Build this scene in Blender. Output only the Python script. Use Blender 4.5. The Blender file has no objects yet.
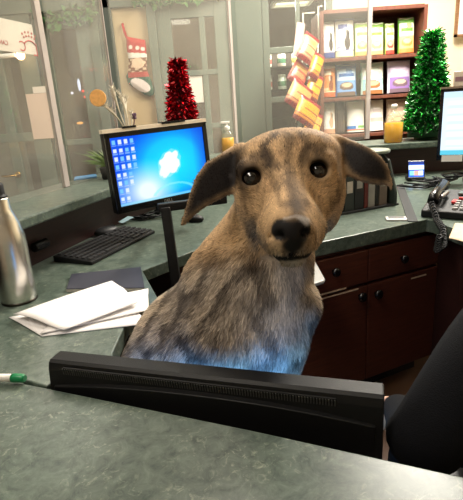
import bpy, bmesh, math, random
import numpy as np
from mathutils import Vector, Matrix, noise
random.seed(7); np.random.seed(7)
S = bpy.context.scene
COL = S.collection
R = math.radians
PI = math.pi

# ------------------------------------------------------------------ materials
def lin(c):
    return tuple((v/255/12.92 if v/255 <= .04045 else ((v/255+.055)/1.055)**2.4) for v in c)

MATS = {}
def mat(name, rgb, rough=.5, metal=0, var=.12, scale=30, bump=0, bscale=200, coat=0, spec=.5, emit=None, estr=0, sss=0, trans=0, alpha=1):
    if name in MATS: return MATS[name]
    m = bpy.data.materials.new(name); m.use_nodes = True
    nt = m.node_tree; b = nt.nodes['Principled BSDF']
    b.inputs['Roughness'].default_value = rough; b.inputs['Metallic'].default_value = metal
    b.inputs['Coat Weight'].default_value = coat; b.inputs['Specular IOR Level'].default_value = spec
    if sss: b.inputs['Subsurface Weight'].default_value = sss; b.inputs['Subsurface Radius'].default_value = (.01,.006,.004)
    if trans: b.inputs['Transmission Weight'].default_value = trans; b.inputs['IOR'].default_value = 1.33
    c = lin(rgb)
    tc = nt.nodes.new('ShaderNodeTexCoord')
    n = nt.nodes.new('ShaderNodeTexNoise'); n.inputs['Scale'].default_value = scale; n.inputs['Detail'].default_value = 4
    nt.links.new(tc.outputs['Object'], n.inputs['Vector'])
    rp = nt.nodes.new('ShaderNodeValToRGB')
    rp.color_ramp.elements[0].position = .3; rp.color_ramp.elements[1].position = .7
    rp.color_ramp.elements[0].color = tuple(v*(1-var) for v in c)+(1,)
    rp.color_ramp.elements[1].color = tuple(min(1, v*(1+var)) for v in c)+(1,)
    nt.links.new(n.outputs['Fac'], rp.inputs['Fac']); nt.links.new(rp.outputs['Color'], b.inputs['Base Color'])
    if bump:
        n2 = nt.nodes.new('ShaderNodeTexNoise'); n2.inputs['Scale'].default_value = bscale
        nt.links.new(tc.outputs['Object'], n2.inputs['Vector'])
        bp = nt.nodes.new('ShaderNodeBump'); bp.inputs['Strength'].default_value = bump; bp.inputs['Distance'].default_value = .002
        nt.links.new(n2.outputs['Fac'], bp.inputs['Height']); nt.links.new(bp.outputs['Normal'], b.inputs['Normal'])
    if emit:
        b.inputs['Emission Color'].default_value = lin(emit)+(1,); b.inputs['Emission Strength'].default_value = estr
    MATS[name] = m
    return m

def laminate(name, base, dark, pale, rough=.3):
    m = bpy.data.materials.new(name); m.use_nodes = True; MATS[name] = m
    nt = m.node_tree; N = nt.nodes.new; L = nt.links.new; b = nt.nodes['Principled BSDF']
    b.inputs['Roughness'].default_value = rough; b.inputs['Specular IOR Level'].default_value = .45
    tc = N('ShaderNodeTexCoord')
    def noi(sc, det, dist, rgh=.6):
        n = N('ShaderNodeTexNoise'); n.inputs['Scale'].default_value = sc; n.inputs['Detail'].default_value = det
        n.inputs['Distortion'].default_value = dist; n.inputs['Roughness'].default_value = rgh
        L(tc.outputs['Object'], n.inputs['Vector']); return n
    a = noi(34, 9, .6, .75); r1 = N('ShaderNodeValToRGB')
    r1.color_ramp.elements[0].position = .36; r1.color_ramp.elements[1].position = .66
    r1.color_ramp.elements[0].color = lin(dark)+(1,); r1.color_ramp.elements[1].color = lin(base)+(1,)
    L(a.outputs['Fac'], r1.inputs['Fac'])
    v = noi(58, 7, 1.3, .70); mr = N('ShaderNodeMath'); mr.operation = 'SUBTRACT'; mr.inputs[1].default_value = .71
    L(v.outputs['Fac'], mr.inputs[0]); ab = N('ShaderNodeMath'); ab.operation = 'MULTIPLY'; ab.inputs[1].default_value = -1; L(mr.outputs[0], ab.inputs[0])
    r2 = N('ShaderNodeValToRGB'); r2.color_ramp.elements[0].position = 0; r2.color_ramp.elements[1].position = .17
    r2.color_ramp.elements[0].color = (.75,.75,.75,1); r2.color_ramp.elements[1].color = (0,0,0,1)
    L(ab.outputs[0], r2.inputs['Fac'])
    msk = noi(11, 4, .4); r3 = N('ShaderNodeValToRGB'); r3.color_ramp.elements[0].position = .36; r3.color_ramp.elements[1].position = .60
    L(msk.outputs['Fac'], r3.inputs['Fac'])
    mm = N('ShaderNodeMath'); mm.operation = 'MULTIPLY'; L(r2.outputs['Color'], mm.inputs[0]); L(r3.outputs['Color'], mm.inputs[1])
    mx = N('ShaderNodeMix'); mx.data_type = 'RGBA'; L(mm.outputs[0], mx.inputs['Factor'])
    L(r1.outputs['Color'], mx.inputs['A']); mx.inputs['B'].default_value = lin(pale)+(1,)
    L(mx.outputs['Result'], b.inputs['Base Color'])
    return m

def wood(name, a, c, rough=.45, sc=(3,3,40)):
    m = bpy.data.materials.new(name); m.use_nodes = True; MATS[name] = m
    nt = m.node_tree; N = nt.nodes.new; L = nt.links.new; b = nt.nodes['Principled BSDF']; b.inputs['Roughness'].default_value = rough
    tc = N('ShaderNodeTexCoord'); mp = N('ShaderNodeMapping'); mp.inputs['Scale'].default_value = sc
    n = N('ShaderNodeTexNoise'); n.inputs['Scale'].default_value = 3; n.inputs['Detail'].default_value = 6; n.inputs['Distortion'].default_value = .5
    L(tc.outputs['Object'], mp.inputs['Vector']); L(mp.outputs['Vector'], n.inputs['Vector'])
    rp = N('ShaderNodeValToRGB'); rp.color_ramp.elements[0].position = .3; rp.color_ramp.elements[1].position = .7
    rp.color_ramp.elements[0].color = lin(a)+(1,); rp.color_ramp.elements[1].color = lin(c)+(1,)
    L(n.outputs['Fac'], rp.inputs['Fac']); L(rp.outputs['Color'], b.inputs['Base Color'])
    return m

def attr_mat(name, rough=.5, estr=0, coat=0, alpha_rough=False, fine=0, metal=0, spec=.5):
    m = bpy.data.materials.new(name); m.use_nodes = True; MATS[name] = m
    nt = m.node_tree; b = nt.nodes['Principled BSDF']; b.inputs['Roughness'].default_value = rough
    b.inputs['Coat Weight'].default_value = coat; b.inputs['Metallic'].default_value = metal; b.inputs['Specular IOR Level'].default_value = spec
    a = nt.nodes.new('ShaderNodeAttribute'); a.attribute_name = 'pigment'
    out = a.outputs['Color']
    if fine:
        tc = nt.nodes.new('ShaderNodeTexCoord'); n = nt.nodes.new('ShaderNodeTexNoise'); n.inputs['Scale'].default_value = fine
        n.inputs['Detail'].default_value = 3; nt.links.new(tc.outputs['Object'], n.inputs['Vector'])
        mr = nt.nodes.new('ShaderNodeMapRange'); mr.inputs['To Min'].default_value = .7; mr.inputs['To Max'].default_value = 1.3
        nt.links.new(n.outputs['Fac'], mr.inputs['Value'])
        mx = nt.nodes.new('ShaderNodeVectorMath'); mx.operation = 'SCALE'
        nt.links.new(out, mx.inputs[0]); nt.links.new(mr.outputs['Result'], mx.inputs['Scale']); out = mx.outputs['Vector']
    if estr:
        b.inputs['Base Color'].default_value = (.01,.01,.01,1); b.inputs['Specular IOR Level'].default_value = .15
        nt.links.new(out, b.inputs['Emission Color']); b.inputs['Emission Strength'].default_value = estr
    else:
        nt.links.new(out, b.inputs['Base Color'])
    if alpha_rough: nt.links.new(a.outputs['Alpha'], b.inputs['Roughness'])
    return m

def glass_mat(name, tint, refl=.06, haze=0.0, hazecol=(230,225,215)):
    m = bpy.data.materials.new(name); m.use_nodes = True; MATS[name] = m
    nt = m.node_tree; N = nt.nodes.new; L = nt.links.new
    nt.nodes.remove(nt.nodes['Principled BSDF']); out = nt.nodes['Material Output']
    t = N('ShaderNodeBsdfTransparent'); t.inputs['Color'].default_value = tint+(1,)
    g = N('ShaderNodeBsdfGlossy'); g.inputs['Roughness'].default_value = .03
    lw = N('ShaderNodeLayerWeight'); lw.inputs['Blend'].default_value = .5
    pw = N('ShaderNodeMath'); pw.operation = 'POWER'; pw.inputs[1].default_value = 4; L(lw.outputs['Facing'], pw.inputs[0])
    fr = N('ShaderNodeMapRange'); fr.inputs['To Min'].default_value = refl*.5; fr.inputs['To Max'].default_value = .55; L(pw.outputs[0], fr.inputs['Value'])
    mx = N('ShaderNodeMixShader'); L(fr.outputs[0], mx.inputs[0]); L(t.outputs[0], mx.inputs[1]); L(g.outputs[0], mx.inputs[2])
    last = mx
    if haze:
        dfs = N('ShaderNodeBsdfDiffuse'); dfs.inputs['Color'].default_value = lin(hazecol)+(1,)
        tc = N('ShaderNodeTexCoord'); n = N('ShaderNodeTexNoise'); n.inputs['Scale'].default_value = 3; L(tc.outputs['Object'], n.inputs['Vector'])
        mr = N('ShaderNodeMapRange'); mr.inputs['To Min'].default_value = haze*.5; mr.inputs['To Max'].default_value = haze*1.5; L(n.outputs['Fac'], mr.inputs['Value'])
        m2 = N('ShaderNodeMixShader'); L(mr.outputs[0], m2.inputs[0]); L(mx.outputs[0], m2.inputs[1]); L(dfs.outputs[0], m2.inputs[2]); last = m2
    L(last.outputs[0], out.inputs['Surface'])
    return m

LAM = laminate('green_laminate', (98,109,99), (54,67,59), (160,166,146), .33)
MAROON = wood('maroon_wood', (36,15,14), (54,25,21), .5)
CHERRY = wood('dark_cherry_wood', (66,32,23), (88,45,31), .42)
SHELFW = wood('shelf_wood', (92,50,38), (118,68,50), .45, (20,3,3))
EDGEW = mat('raw_pale_wood', (205,180,150), .7, var=.15, scale=60)
BLK = mat('black_plastic', (13,13,14), .5, spec=.3, var=.15, scale=120, bump=.15, bscale=900)
BLKG = mat('black_gloss_plastic', (13,13,15), .22, var=.1)
DKG = mat('charcoal_plastic', (42,42,44), .5, var=.1)
GRYP = mat('grey_plastic', (150,150,146), .45, var=.06)
WHITEP = mat('white_plastic', (232,228,220), .4, var=.04)
PAPER = mat('white_paper', (236,232,230), .75, var=.02, scale=15)
CREAM = mat('cream_paint', (236,222,190), .8, var=.03, scale=4)
BEIGE = mat('beige_paint', (205,178,140), .8, var=.05, scale=4)
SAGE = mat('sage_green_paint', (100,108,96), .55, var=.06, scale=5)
SAGED = mat('shaded_sage_paint', (72,80,72), .6, var=.06, scale=5)  # sage green again, with recess shade put into its colour
MAUVE = mat('mauve_plaster', (136,112,98), .85, var=.12, scale=3)
CEIL = mat('ceiling_tile', (225,222,212), .9, var=.03, scale=60, bump=.2)
FLOORM = mat('brown_floor_tile', (88,62,44), .4, var=.2, scale=6)
GREYWALL = mat('warm_grey_paint', (178,170,155), .85, var=.04, scale=4)
STEEL = mat('brushed_steel', (226,222,214), .27, metal=1, var=.12, scale=14, bump=.1, bscale=60)
BRASS = mat('brass', (200,160,90), .25, metal=1, var=.1)
GLASS = glass_mat('partition_glass', (.93,.95,.93), haze=.075)  # diffuse haze mixed in, partly imitating the washed-out brightness behind
PANE = glass_mat('door_pane_glass', (.78,.80,.78), haze=.008)
CLEAR = glass_mat('clear_plastic', (.90,.92,.90), haze=.05)
EDGEG = mat('polished_glass_edge', (168,158,152), .15, var=.06, scale=8)
PRINT = attr_mat('printed_film', .32, fine=0)
PRINTM = attr_mat('printed_paper', .6)
SCREEN = attr_mat('screen_emission', .2, estr=.78)

# ------------------------------------------------------------------ mesh helper
class MB:
    def __init__(s): s.bm = bmesh.new(); s.mi = 0
    def _tag(s, faces, smooth=False):
        for f in faces: f.material_index = s.mi; f.smooth = smooth
    def box(s, c, size, rz=0, rot=None):
        mt = Matrix.Translation(c) @ (rot.to_4x4() if rot else Matrix.Rotation(rz, 4, 'Z')) @ Matrix.Diagonal((*size, 1))
        r = bmesh.ops.create_cube(s.bm, size=1, matrix=mt); s._tag({f for v in r['verts'] for f in v.link_faces}); return s
    def ball(s, c, rad, u=24, v=14, rot=None):
        rad = (rad,)*3 if isinstance(rad, (int, float)) else rad
        mt = Matrix.Translation(c) @ (rot.to_4x4() if rot else Matrix.Identity(4)) @ Matrix.Diagonal((*rad, 1))
        r = bmesh.ops.create_uvsphere(s.bm, u_segments=u, v_segments=v, radius=1, matrix=mt); s._tag({f for w in r['verts'] for f in w.link_faces}, True); return s
    def tube(s, pts, rad, seg=10, caps=True):
        pts = [Vector(p) for p in pts]; n = len(pts)
        rads = rad if isinstance(rad, (list, tuple)) else [rad]*n
        rings = []; prev = None
        for i, p in enumerate(pts):
            t = (pts[min(i+1, n-1)]-pts[max(i-1, 0)]).normalized()
            if prev is None: a = t.orthogonal().normalized()
            else: a = (prev - t*prev.dot(t)).normalized()
            prev = a; b = t.cross(a)
            rings.append([s.bm.verts.new(p+(a*math.cos(k*2*PI/seg)+b*math.sin(k*2*PI/seg))*rads[i]) for k in range(seg)])
        fs = []
        for i in range(n-1):
            for k in range(seg): fs.append(s.bm.faces.new((rings[i][k], rings[i][(k+1)%seg], rings[i+1][(k+1)%seg], rings[i+1][k])))
        s._tag(fs, True)
        if caps: s._tag([s.bm.faces.new(rings[0][::-1]), s.bm.faces.new(rings[-1])])
        return s
    def lathe(s, prof, c=(0,0,0), seg=32, rot=None):
        rings = []
        for (r, z) in prof:
            ring = []
            for k in range(seg):
                v = Vector((r*math.cos(k*2*PI/seg), r*math.sin(k*2*PI/seg), z))
                if rot: v = rot @ v
                ring.append(s.bm.verts.new(v+Vector(c)))
            rings.append(ring)
        fs = []
        for i in range(len(prof)-1):
            for k in range(seg): fs.append(s.bm.faces.new((rings[i][k], rings[i][(k+1)%seg], rings[i+1][(k+1)%seg], rings[i+1][k])))
        s._tag(fs, True)
        s._tag([s.bm.faces.new(rings[0][::-1]), s.bm.faces.new(rings[-1])]); return s
    def prism(s, poly, z0, z1):
        a = [s.bm.verts.new((x, y, z0)) for x, y in poly]; b = [s.bm.verts.new((x, y, z1)) for x, y in poly]; n = len(poly)
        fs = [s.bm.faces.new(a[::-1]), s.bm.faces.new(b)]
        fs += [s.bm.faces.new((a[i], a[(i+1)%n], b[(i+1)%n], b[i])) for i in range(n)]
        s._tag(fs); bmesh.ops.recalc_face_normals(s.bm, faces=fs); return s
    def plate(s, pts, th):           # closed plate from 3-D outline (planar), thickness along its normal
        pts = [Vector(p) for p in pts]; nrm = Vector((0,0,0))
        for i in range(len(pts)): nrm += pts[i].cross(pts[(i+1) % len(pts)])
        nrm.normalize(); a = [s.bm.verts.new(p) for p in pts]; b = [s.bm.verts.new(p+nrm*th) for p in pts]; n = len(pts)
        fs = [s.bm.faces.new(a[::-1]), s.bm.faces.new(b)] + [s.bm.faces.new((a[i], a[(i+1)%n], b[(i+1)%n], b[i])) for i in range(n)]
        s._tag(fs); bmesh.ops.recalc_face_normals(s.bm, faces=fs); return s
    def build(s, name, m, parent=None, bevel=0, seg=2, loc=None):
        me = bpy.data.meshes.new(name); s.bm.to_mesh(me); s.bm.free()
        for x in (m if isinstance(m, (list, tuple)) else [m]): me.materials.append(x)
        o = bpy.data.objects.new(name, me); COL.objects.link(o)
        if parent: o.parent = parent
        if loc: o.location = loc
        if bevel:
            b = o.modifiers.new('bevel', 'BEVEL'); b.width = bevel; b.segments = seg; b.limit_method = 'ANGLE'; b.angle_limit = R(40)
        return o

def tag(o, label, cat, group=None, kind=None):
    o['label'] = label; o['category'] = cat
    if group: o['group'] = group
    if kind: o['kind'] = kind
    return o
def thing(name, label, cat, loc=(0,0,0), rz=0, group=None, rot=None):
    o = bpy.data.objects.new(name, None); o.empty_display_size = .05; COL.objects.link(o); o.location = loc
    o.rotation_euler = rot if rot else (0,0,rz)
    return tag(o, label, cat, group)
def struct(o, label=None, cat='room'):
    o['kind'] = 'structure'; o['category'] = cat
    if label: o['label'] = label
    return o
def paint_grid(name, nu, nv, posf, colf, m, parent=None, thick=0, smooth=True):
    """a curved sheet of nu x nv cells at posf(u,v) coloured by colf(u,v) (0..1 each), u to the right, v up"""
    me = bpy.data.meshes.new(name); vs = []; cs = []
    for j in range(nv+1):
        for i in range(nu+1):
            vs.append(posf(i/nu, j/nv)); cs.append(lin(colf(i/nu, j/nv))+(1,))
    fs = [(j*(nu+1)+i, j*(nu+1)+i+1, (j+1)*(nu+1)+i+1, (j+1)*(nu+1)+i) for j in range(nv) for i in range(nu)]
    me.from_pydata(vs, [], fs)
    a = me.color_attributes.new('pigment', 'FLOAT_COLOR', 'POINT'); a.data.foreach_set('color', np.array(cs, dtype=np.float32).ravel())
    me.materials.append(m)
    for p in me.polygons: p.use_smooth = smooth
    o = bpy.data.objects.new(name, me); COL.objects.link(o)
    if parent: o.parent = parent
    if thick:
        md = o.modifiers.new('solid', 'SOLIDIFY'); md.thickness = thick; md.offset = -1
    return o
def clamp(x, a=0., b=1.): return max(a, min(b, x))
def mixc(a, b, t): t = clamp(t); return tuple(a[i]*(1-t)+b[i]*t for i in range(3))

# ------------------------------------------------------------------ camera
CR = Matrix([[0.997825, 0.065926, -0.0], [-0.019605, 0.296728, -0.954761], [-0.062943, 0.952684, 0.297375]])
cd = bpy.data.cameras.new('camera'); cam = bpy.data.objects.new('camera', cd); COL.objects.link(cam)
cam.matrix_world = Matrix.Translation((0, 0, 1.22)) @ CR.to_4x4()
cd.sensor_fit = 'HORIZONTAL'; cd.sensor_width = 36; cd.lens = 36*463/463; cd.clip_start = .02
S.camera = cam

# ------------------------------------------------------------------ room shell
struct(MB().box((.3, 2.4, -.05), (6.2, 8.4, .1)).build('floor', FLOORM), 'brown tiled floor', 'floor')
struct(MB().box((.3, 2.4, 2.8), (6.2, 8.4, .1)).build('ceiling', CEIL), 'white tiled ceiling', 'ceiling')
struct(MB().box((-2.75, 2.4, 1.375), (.1, 8.4, 2.75)).build('wall_left', GREYWALL), 'warm grey side wall', 'wall')
struct(MB().box((3.35, 2.4, 1.375), (.1, 8.4, 2.75)).build('wall_right', CREAM), 'cream side wall', 'wall')
struct(MB().box((.3, -1.75, 1.375), (6.2, .1, 2.75)).build('wall_front', GREYWALL), 'warm grey wall facing the counter', 'wall')
struct(MB().box((.3, 6.55, 1.375), (6.2, .1, 2.75)).build('wall_lobby', MAUVE), 'mauve plaster wall beyond the glazed doors', 'wall')
YB = 4.5
# solid stretches of the back wall between the glazed openings
wb = MB()
wb.box((-.76, YB+.06, 1.375), (.30, .12, 2.75))
struct(wb.build('wall_back', BEIGE), 'beige wall strip between the glazed doors', 'wall')
wc = MB(); wc.box((2.15, YB+.06, 1.375), (2.3, .12, 2.75))
struct(wc.build('wall_back_cream', CREAM), 'cream wall beside the bookcase', 'wall')
struct(MB().box((.25, YB+.04, 1.375), (.29, .2, 2.75)).build('trim_1', SAGE, bevel=.006), 'wide sage green pillar between glazed door and window', 'pillar')
struct(MB().box((-.565, YB+.02, 1.375), (.075, .16, 2.75)).build('trim_2', SAGE, bevel=.004), 'sage green post beside the stocking', 'post')
struct(MB().box((-.97, YB+.03, 1.375), (.12, .14, 2.75)).build('trim_3', SAGED, bevel=.004), 'sage post with painted shade beside the beige wall strip', 'post')
struct(MB().box((-1.08, YB+.03, 1.375), (.09, .14, 2.75)).build('trim_4', SAGE, bevel=.004), 'sage green post beside the dark glazed door', 'post')
struct(MB().box((-.95, YB+.04, 2.42), (3.6, .16, .66)).build('trim_5', SAGE, bevel=.004), 'sage green header above the glazed doors', 'trim')
struct(MB().box((.72, YB+.04, 2.42), (.66, .16, .5)).build('trim_6', SAGE, bevel=.004), 'sage green header above the window', 'trim')

def glazed(name, label, x0, x1, z0, z1, stile, rails, mulls, m, cat='door', y=YB, dep=.05):
    t = thing(name, label, cat, ((x0+x1)/2, y, z0)); t['kind'] = 'structure'
    w = x1-x0; h = z1-z0; f = MB()
    f.box((-w/2+stile/2, 0, h/2), (stile, dep, h)); f.box((w/2-stile/2, 0, h/2), (stile, dep, h))
    for (za, zb) in rails: f.box((0, 0, (za+zb)/2-z0), (w-2*stile, dep*.95, zb-za))
    for (xa, xb) in mulls: f.box(((xa+xb)/2-(x0+x1)/2, 0, h/2), (xb-xa, dep*.85, h-.02))
    f.build('frame', m, t, bevel=.004)
    MB().box((0, .01, h/2), (w-2*stile, .006, h-.04)).build('pane', PANE, t)
    return t
glazed('door_1', 'dark glazed door left of the beige wall strip', -1.60, -1.125, 0, 2.09, .115, [(0,.25),(.96,1.01),(1.95,2.09)], [], SAGE)
glazed('door_2', 'sage green glazed door with small panes beside the red tinsel tree', -.525, .105, 0, 2.09, .125, [(0,.2),(1.03,1.075),(1.50,1.545),(1.975,2.09)], [(-.155,-.105)], SAGE)
d3 = glazed('door_3', 'glazed door with a brass lever behind the steel bottle', -2.55, -1.62, 0, 2.09, .16, [(0,.2),(1.02,1.10),(1.97,2.09)], [(-2.02,-1.93)], SAGE)
h = MB(); h.tube([(.10,-.03,.72),(.10,-.075,.72),(.03,-.08,.715),(-.03,-.08,.72)], .011, 10); h.ball((.10,-.03,.72), (.03,.012,.03))
h.build('handle', BRASS, d3)
glazed('window_1', 'glazed sage window with product shelves behind it', .40, 1.02, .1, 2.17, .06, [(.1,.4),(1.22,1.27),(1.64,1.69),(2.12,2.17)], [(.70,.735)], SAGE, 'window')
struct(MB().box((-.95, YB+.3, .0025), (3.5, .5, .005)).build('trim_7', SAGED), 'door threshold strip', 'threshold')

# ceiling troffers with the room's lamps
def troffer(loc, label, watt, col, size=(.6, 1.2), on=1.):
    t = thing('ceiling_light', label, 'ceiling light', loc, 0)
    f = MB(); a, b = size
    for (cx, cy, sx, sy) in ((-a/2,0,.03,b+.03),(a/2,0,.03,b+.03),(0,-b/2,a,.03),(0,b/2,a,.03)): f.box((cx,cy,-.01),(sx,sy,.04))
    f.build('frame', WHITEP, t)
    MB().box((0,0,0),(a-.03,b-.03,.015)).build('diffuser', mat('lamp_diffuser', (255,246,225), .6, var=.01, emit=(255,240,214), estr=2.2), t)
    ld = bpy.data.lights.new('tube', 'AREA'); ld.shape = 'RECTANGLE'; ld.size = a-.06; ld.size_y = b-.06; ld.energy = watt; ld.color = col
    lo = bpy.data.objects.new('tube', ld); COL.objects.link(lo); lo.parent = t; lo.location = (0,0,-.03)
WARM = (1.0,.925,.82)
troffer((-.75,.1,2.745), 'ceiling light panel over the public side of the counter', 17, WARM)
troffer((.1,1.9,2.745), 'ceiling light panel over the back desk', 18, WARM)
troffer((1.35,2.9,2.745), 'ceiling light panel before the bookcase', 115, (1,.94,.84))
troffer((-1.35,3.3,2.745), 'ceiling light panel before the dark glazed door', 12, (1,.95,.87))
troffer((.25,3.6,2.745), 'ceiling light panel before the small paned door', 13, (1,.95,.87))
troffer((-.6,5.6,2.745), 'ceiling light panel in the lobby beyond the doors', 9, (1,.87,.74))
troffer((.71,4.78,2.11), 'low bright light panel behind the shop window', 40, (1,.95,.85), (.34,.24))

# ------------------------------------------------------------------ reception counter
def spline(P, n=8):
    out = []
    for i in range(len(P)-1):
        p0 = P[max(i-1,0)]; p1 = P[i]; p2 = P[i+1]; p3 = P[min(i+2,len(P)-1)]
        for k in range(n):
            t = k/n
            out.append(tuple(.5*((2*p1[a])+(-p0[a]+p2[a])*t+(2*p0[a]-5*p1[a]+4*p2[a]-p3[a])*t*t+(-p0[a]+3*p1[a]-3*p2[a]+p3[a])*t**3) for a in (0,1)))
    out.append(P[-1]); return out
PATH = spline([(-.86,.62),(-.74,.95),(-.641,1.267),(-.475,1.78),(-.375,2.06),(-.22,2.36),(.0,2.60),(.30,2.75),(.72,2.82),(1.15,2.82),(1.62,2.82)])
def off(dd):
    o = []
    for i in range(len(PATH)):
        a = Vector(PATH[max(i-1,0)]); b = Vector(PATH[min(i+1,len(PATH)-1)]); t = (b-a).normalized()
        o.append((PATH[i][0]-t.y*dd, PATH[i][1]+t.x*dd))
    return o
def ribbon(d0, d1, z0, z1, i0=0, i1=None):
    a = off(d0)[i0:i1]; b = off(d1)[i0:i1]; m = MB()
    for k in range(len(a)-1): m.prism([a[k], a[k+1], b[k+1], b[k]], z0, z1)
    bmesh.ops.remove_doubles(m.bm, verts=m.bm.verts, dist=1e-5)
    inner = [f for f in m.bm.faces if all(len(e.link_faces) > 2 for e in f.edges if abs(e.verts[0].co.z-e.verts[1].co.z) > 1e-4) and abs(f.normal.z) < .5 and len(f.verts) == 4 and all(len(e.link_faces) >= 4 for e in f.edges if abs(e.verts[0].co.z-e.verts[1].co.z) > 1e-4)]
    bmesh.ops.delete(m.bm, geom=inner, context='FACES_ONLY')
    return m
led = thing('transaction_ledge', 'raised green laminate ledge curving behind the desk, maroon panel below, glass standing on it', 'counter ledge', (0,0,0))
ribbon(0, .34, .905, .94).build('ledge_top', LAM, led, bevel=.006)
ribbon(.12, .16, .0, .905).build('front_panel', MAROON, led)

# glass partition panels standing on the ledge
OUTP = off(.27)
def gpanel(a, b, z1, label, edge_end=True, wid=.012):
    a = Vector(a); b = Vector(b); dv = b-a; L = dv.length; ang = math.atan2(dv.y, dv.x)
    t = thing('glass_partition', label, 'glass partition', (a.x, a.y, .9405), ang)
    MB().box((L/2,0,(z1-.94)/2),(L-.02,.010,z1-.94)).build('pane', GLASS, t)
    if edge_end: MB().box((L,0,(z1-.94)/2),(wid,.016,z1-.94)).build('polished_edge', EDGEG, t, bevel=.002)
E1 = (-0.668, 1.931, 0.94)[:2]; E2 = (-.523,2.36); E3 = (0.079, 3.088, 0.94)[:2]; E4 = (0.986, 3.268, 0.94)[:2]
gpanel((-.93,1.02), E1, 2.05, 'tall glass partition panel with a wide pale edge beside the mirrored lettering', wid=.034)
gpanel((E1[0]+.012,E1[1]+.03), E2, 2.05, 'narrow glass partition panel before the dark glazed door', wid=.006)
gpanel((E2[0]+.02,E2[1]+.03), E3, 2.05, 'long glass partition panel behind the lit monitor and red tinsel tree', wid=.024)
gpanel((E3[0]+.03,E3[1]), E4, 2.05, 'glass partition panel before the hanging treat bags, its pale edge crossing the bookcase', wid=.03)

# left desk worktop, cut out around the near monitor
n0, n1 = Vector((-0.366, 0.726, 0.79)), Vector((0.201, 0.55, 0.79))
nd = Vector((n1.x-n0.x, n1.y-n0.y, 0)); NL = nd.length; na = math.atan2(nd.y, nd.x)
nt_ = nd.normalized(); nn_ = Vector((-nt_.y, nt_.x, 0)); NP = lambda a, b: tuple((n0+nt_*a+nn_*b)[:2])
inner_l = [(-.264,.87),(-.264,1.02),(-.225,1.09),(-.205,1.15),(-.285,1.385),(-.02,1.69),(.06,1.80),(.188,1.86)]
o12 = off(.118); seg12 = [p for p in o12 if p[1] > .80 and p[0] < .19]
polyL = inner_l + seg12[::-1] + [(-.80,.97),(-.62,.88),(-.45,.802),(-.425,.793),NP(-.008,.034),NP(-.006,.10),NP(.095,.10)]
dl_ = thing('desk', 'green laminate desk holding the bottle, papers and keyboard', 'desk', (0,0,0))
MB().prism(polyL, .70, .74).build('worktop', LAM, dl_, bevel=.003)
MB().prism([(-.62,.90),(-.44,.90),(-.44,1.10),(-.62,1.10)], 0, .70).build('pedestal', MAROON, dl_)
MB().prism([(-.46,1.70),(-.20,1.62),(-.08,1.76),(-.20,2.05),(-.33,2.1)], 0, .70).build('pedestal', MAROON, dl_)
# right desk: a run of cabinets under a worktop, a wing towards the camera
U = Vector((.9092,.4163)); NV = Vector((-.4163,.9092)); A0 = Vector((.329,1.57))
def q2(x, y): p = A0+U*x+NV*y; return (p.x, p.y)
polyR = [q2(-.16,0), q2(.50,0), (.800,1.755),(.82,1.60),(.86,1.35),(.90,.55),(1.75,.55),(1.75,2.93),(1.2,2.93)]
polyR += [p for p in o12 if .195 < p[0] < 1.1][::-1] + [(.192,1.862)]
rd = thing('corner_desk', 'green laminate corner desk over dark cherry cabinets, holding the desk phone', 'desk', (0,0,0))
MB().prism(polyR, .688, .74).build('worktop', LAM, rd, bevel=.003)
MB().prism([(.8625,1.833),(.845,1.60),(.885,1.35),(.925,.58),(.965,.58),(.925,1.36),(.885,1.60),(.905,1.852)], .0, .688).build('wing_panel', MAROON, rd)
cabs = thing('base_cabinet', 'dark cherry base cabinet under the green corner desk, two drawers above two doors', 'cabinet', (A0.x, A0.y, 0), math.atan2(.4163,.9092))
MB().box((.218,.23,.388),(.76,.40,.596)).build('carcass', CHERRY, cabs)
MB().box((.218,.25,.045),(.72,.32,.09)).build('toe_kick', mat('dark_kick', (24,14,11), .7), cabs)
for (x0, x1, kx, dk, kz, dz) in ((-.155,.211,.047,.171,.616,.488),(.217,.590,.381,.252,.600,.480)):
    c = (x0+x1)/2; w = x1-x0
    dr = MB().box((c,.019,.6015),(w,.022,.131)).build('drawer', CHERRY, cabs, bevel=.003)
    k = MB(); k.lathe([(.006,0),(.006,.012),(.017,.018),(.018,.025),(.011,.031)], (kx,.010,kz), 18, Matrix.Rotation(R(90),3,'X')); k.build('knob', BLKG, dr)
    do = MB().box((c,.019,.311),(w,.022,.420)).build('door', CHERRY, cabs, bevel=.003)
    k = MB(); k.lathe([(.006,0),(.006,.012),(.018,.018),(.020,.026),(.012,.032)], (dk,.010,dz), 18, Matrix.Rotation(R(90),3,'X')); k.build('knob', BLKG, do)
    if x0 < 0:
        MB().box((.071,.0085,.5175),(.190,.003,.0052)).build('chipped_edge', EDGEW, do)
        MB().box((.050,.0085,.5345),(.116,.003,.0052)).build('chipped_edge', EDGEW, dr)
    else:
        MB().box((.482,.0085,.4985),(.084,.003,.0062)).build('chipped_edge', EDGEW, do)
tray = MB(); tray.prism([(-.155,.006),(-.24,-.01),(-.29,-.16),(-.184,-.193),(-.140,-.188),(-.126,-.176),(-.04,.006)], .6705, .684); tray.build('writing_board', GRYP, cabs, bevel=.005)

# near slab of the counter where the viewer stands
slab = thing('front_counter', 'speckled green laminate counter slab across the foreground with the marker on its back edge', 'counter', (0,0,0))
sl_poly = [(-.62,.874),(-.44,.793),(-.405,.766),(-.366,.750),(.01,.595),(.278,.478),(.31,.455),(.30,.40),(.29,.05),(-.62,.05)]
MB().prism(sl_poly, .705, .745).build('worktop', LAM, slab, bevel=.0025)
MB().prism([(-.58,.15),(.18,.15),(.18,.19),(-.58,.19)], 0, .705).build('front_panel', MAROON, slab)
MB().box((-.05,.645,.364),(.60,.19,.03)).build('monitor_shelf', BLK, slab)
MB().box((-.05,.56,.174),(.5,.03,.346)).build('shelf_support', MAROON, slab)

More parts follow.
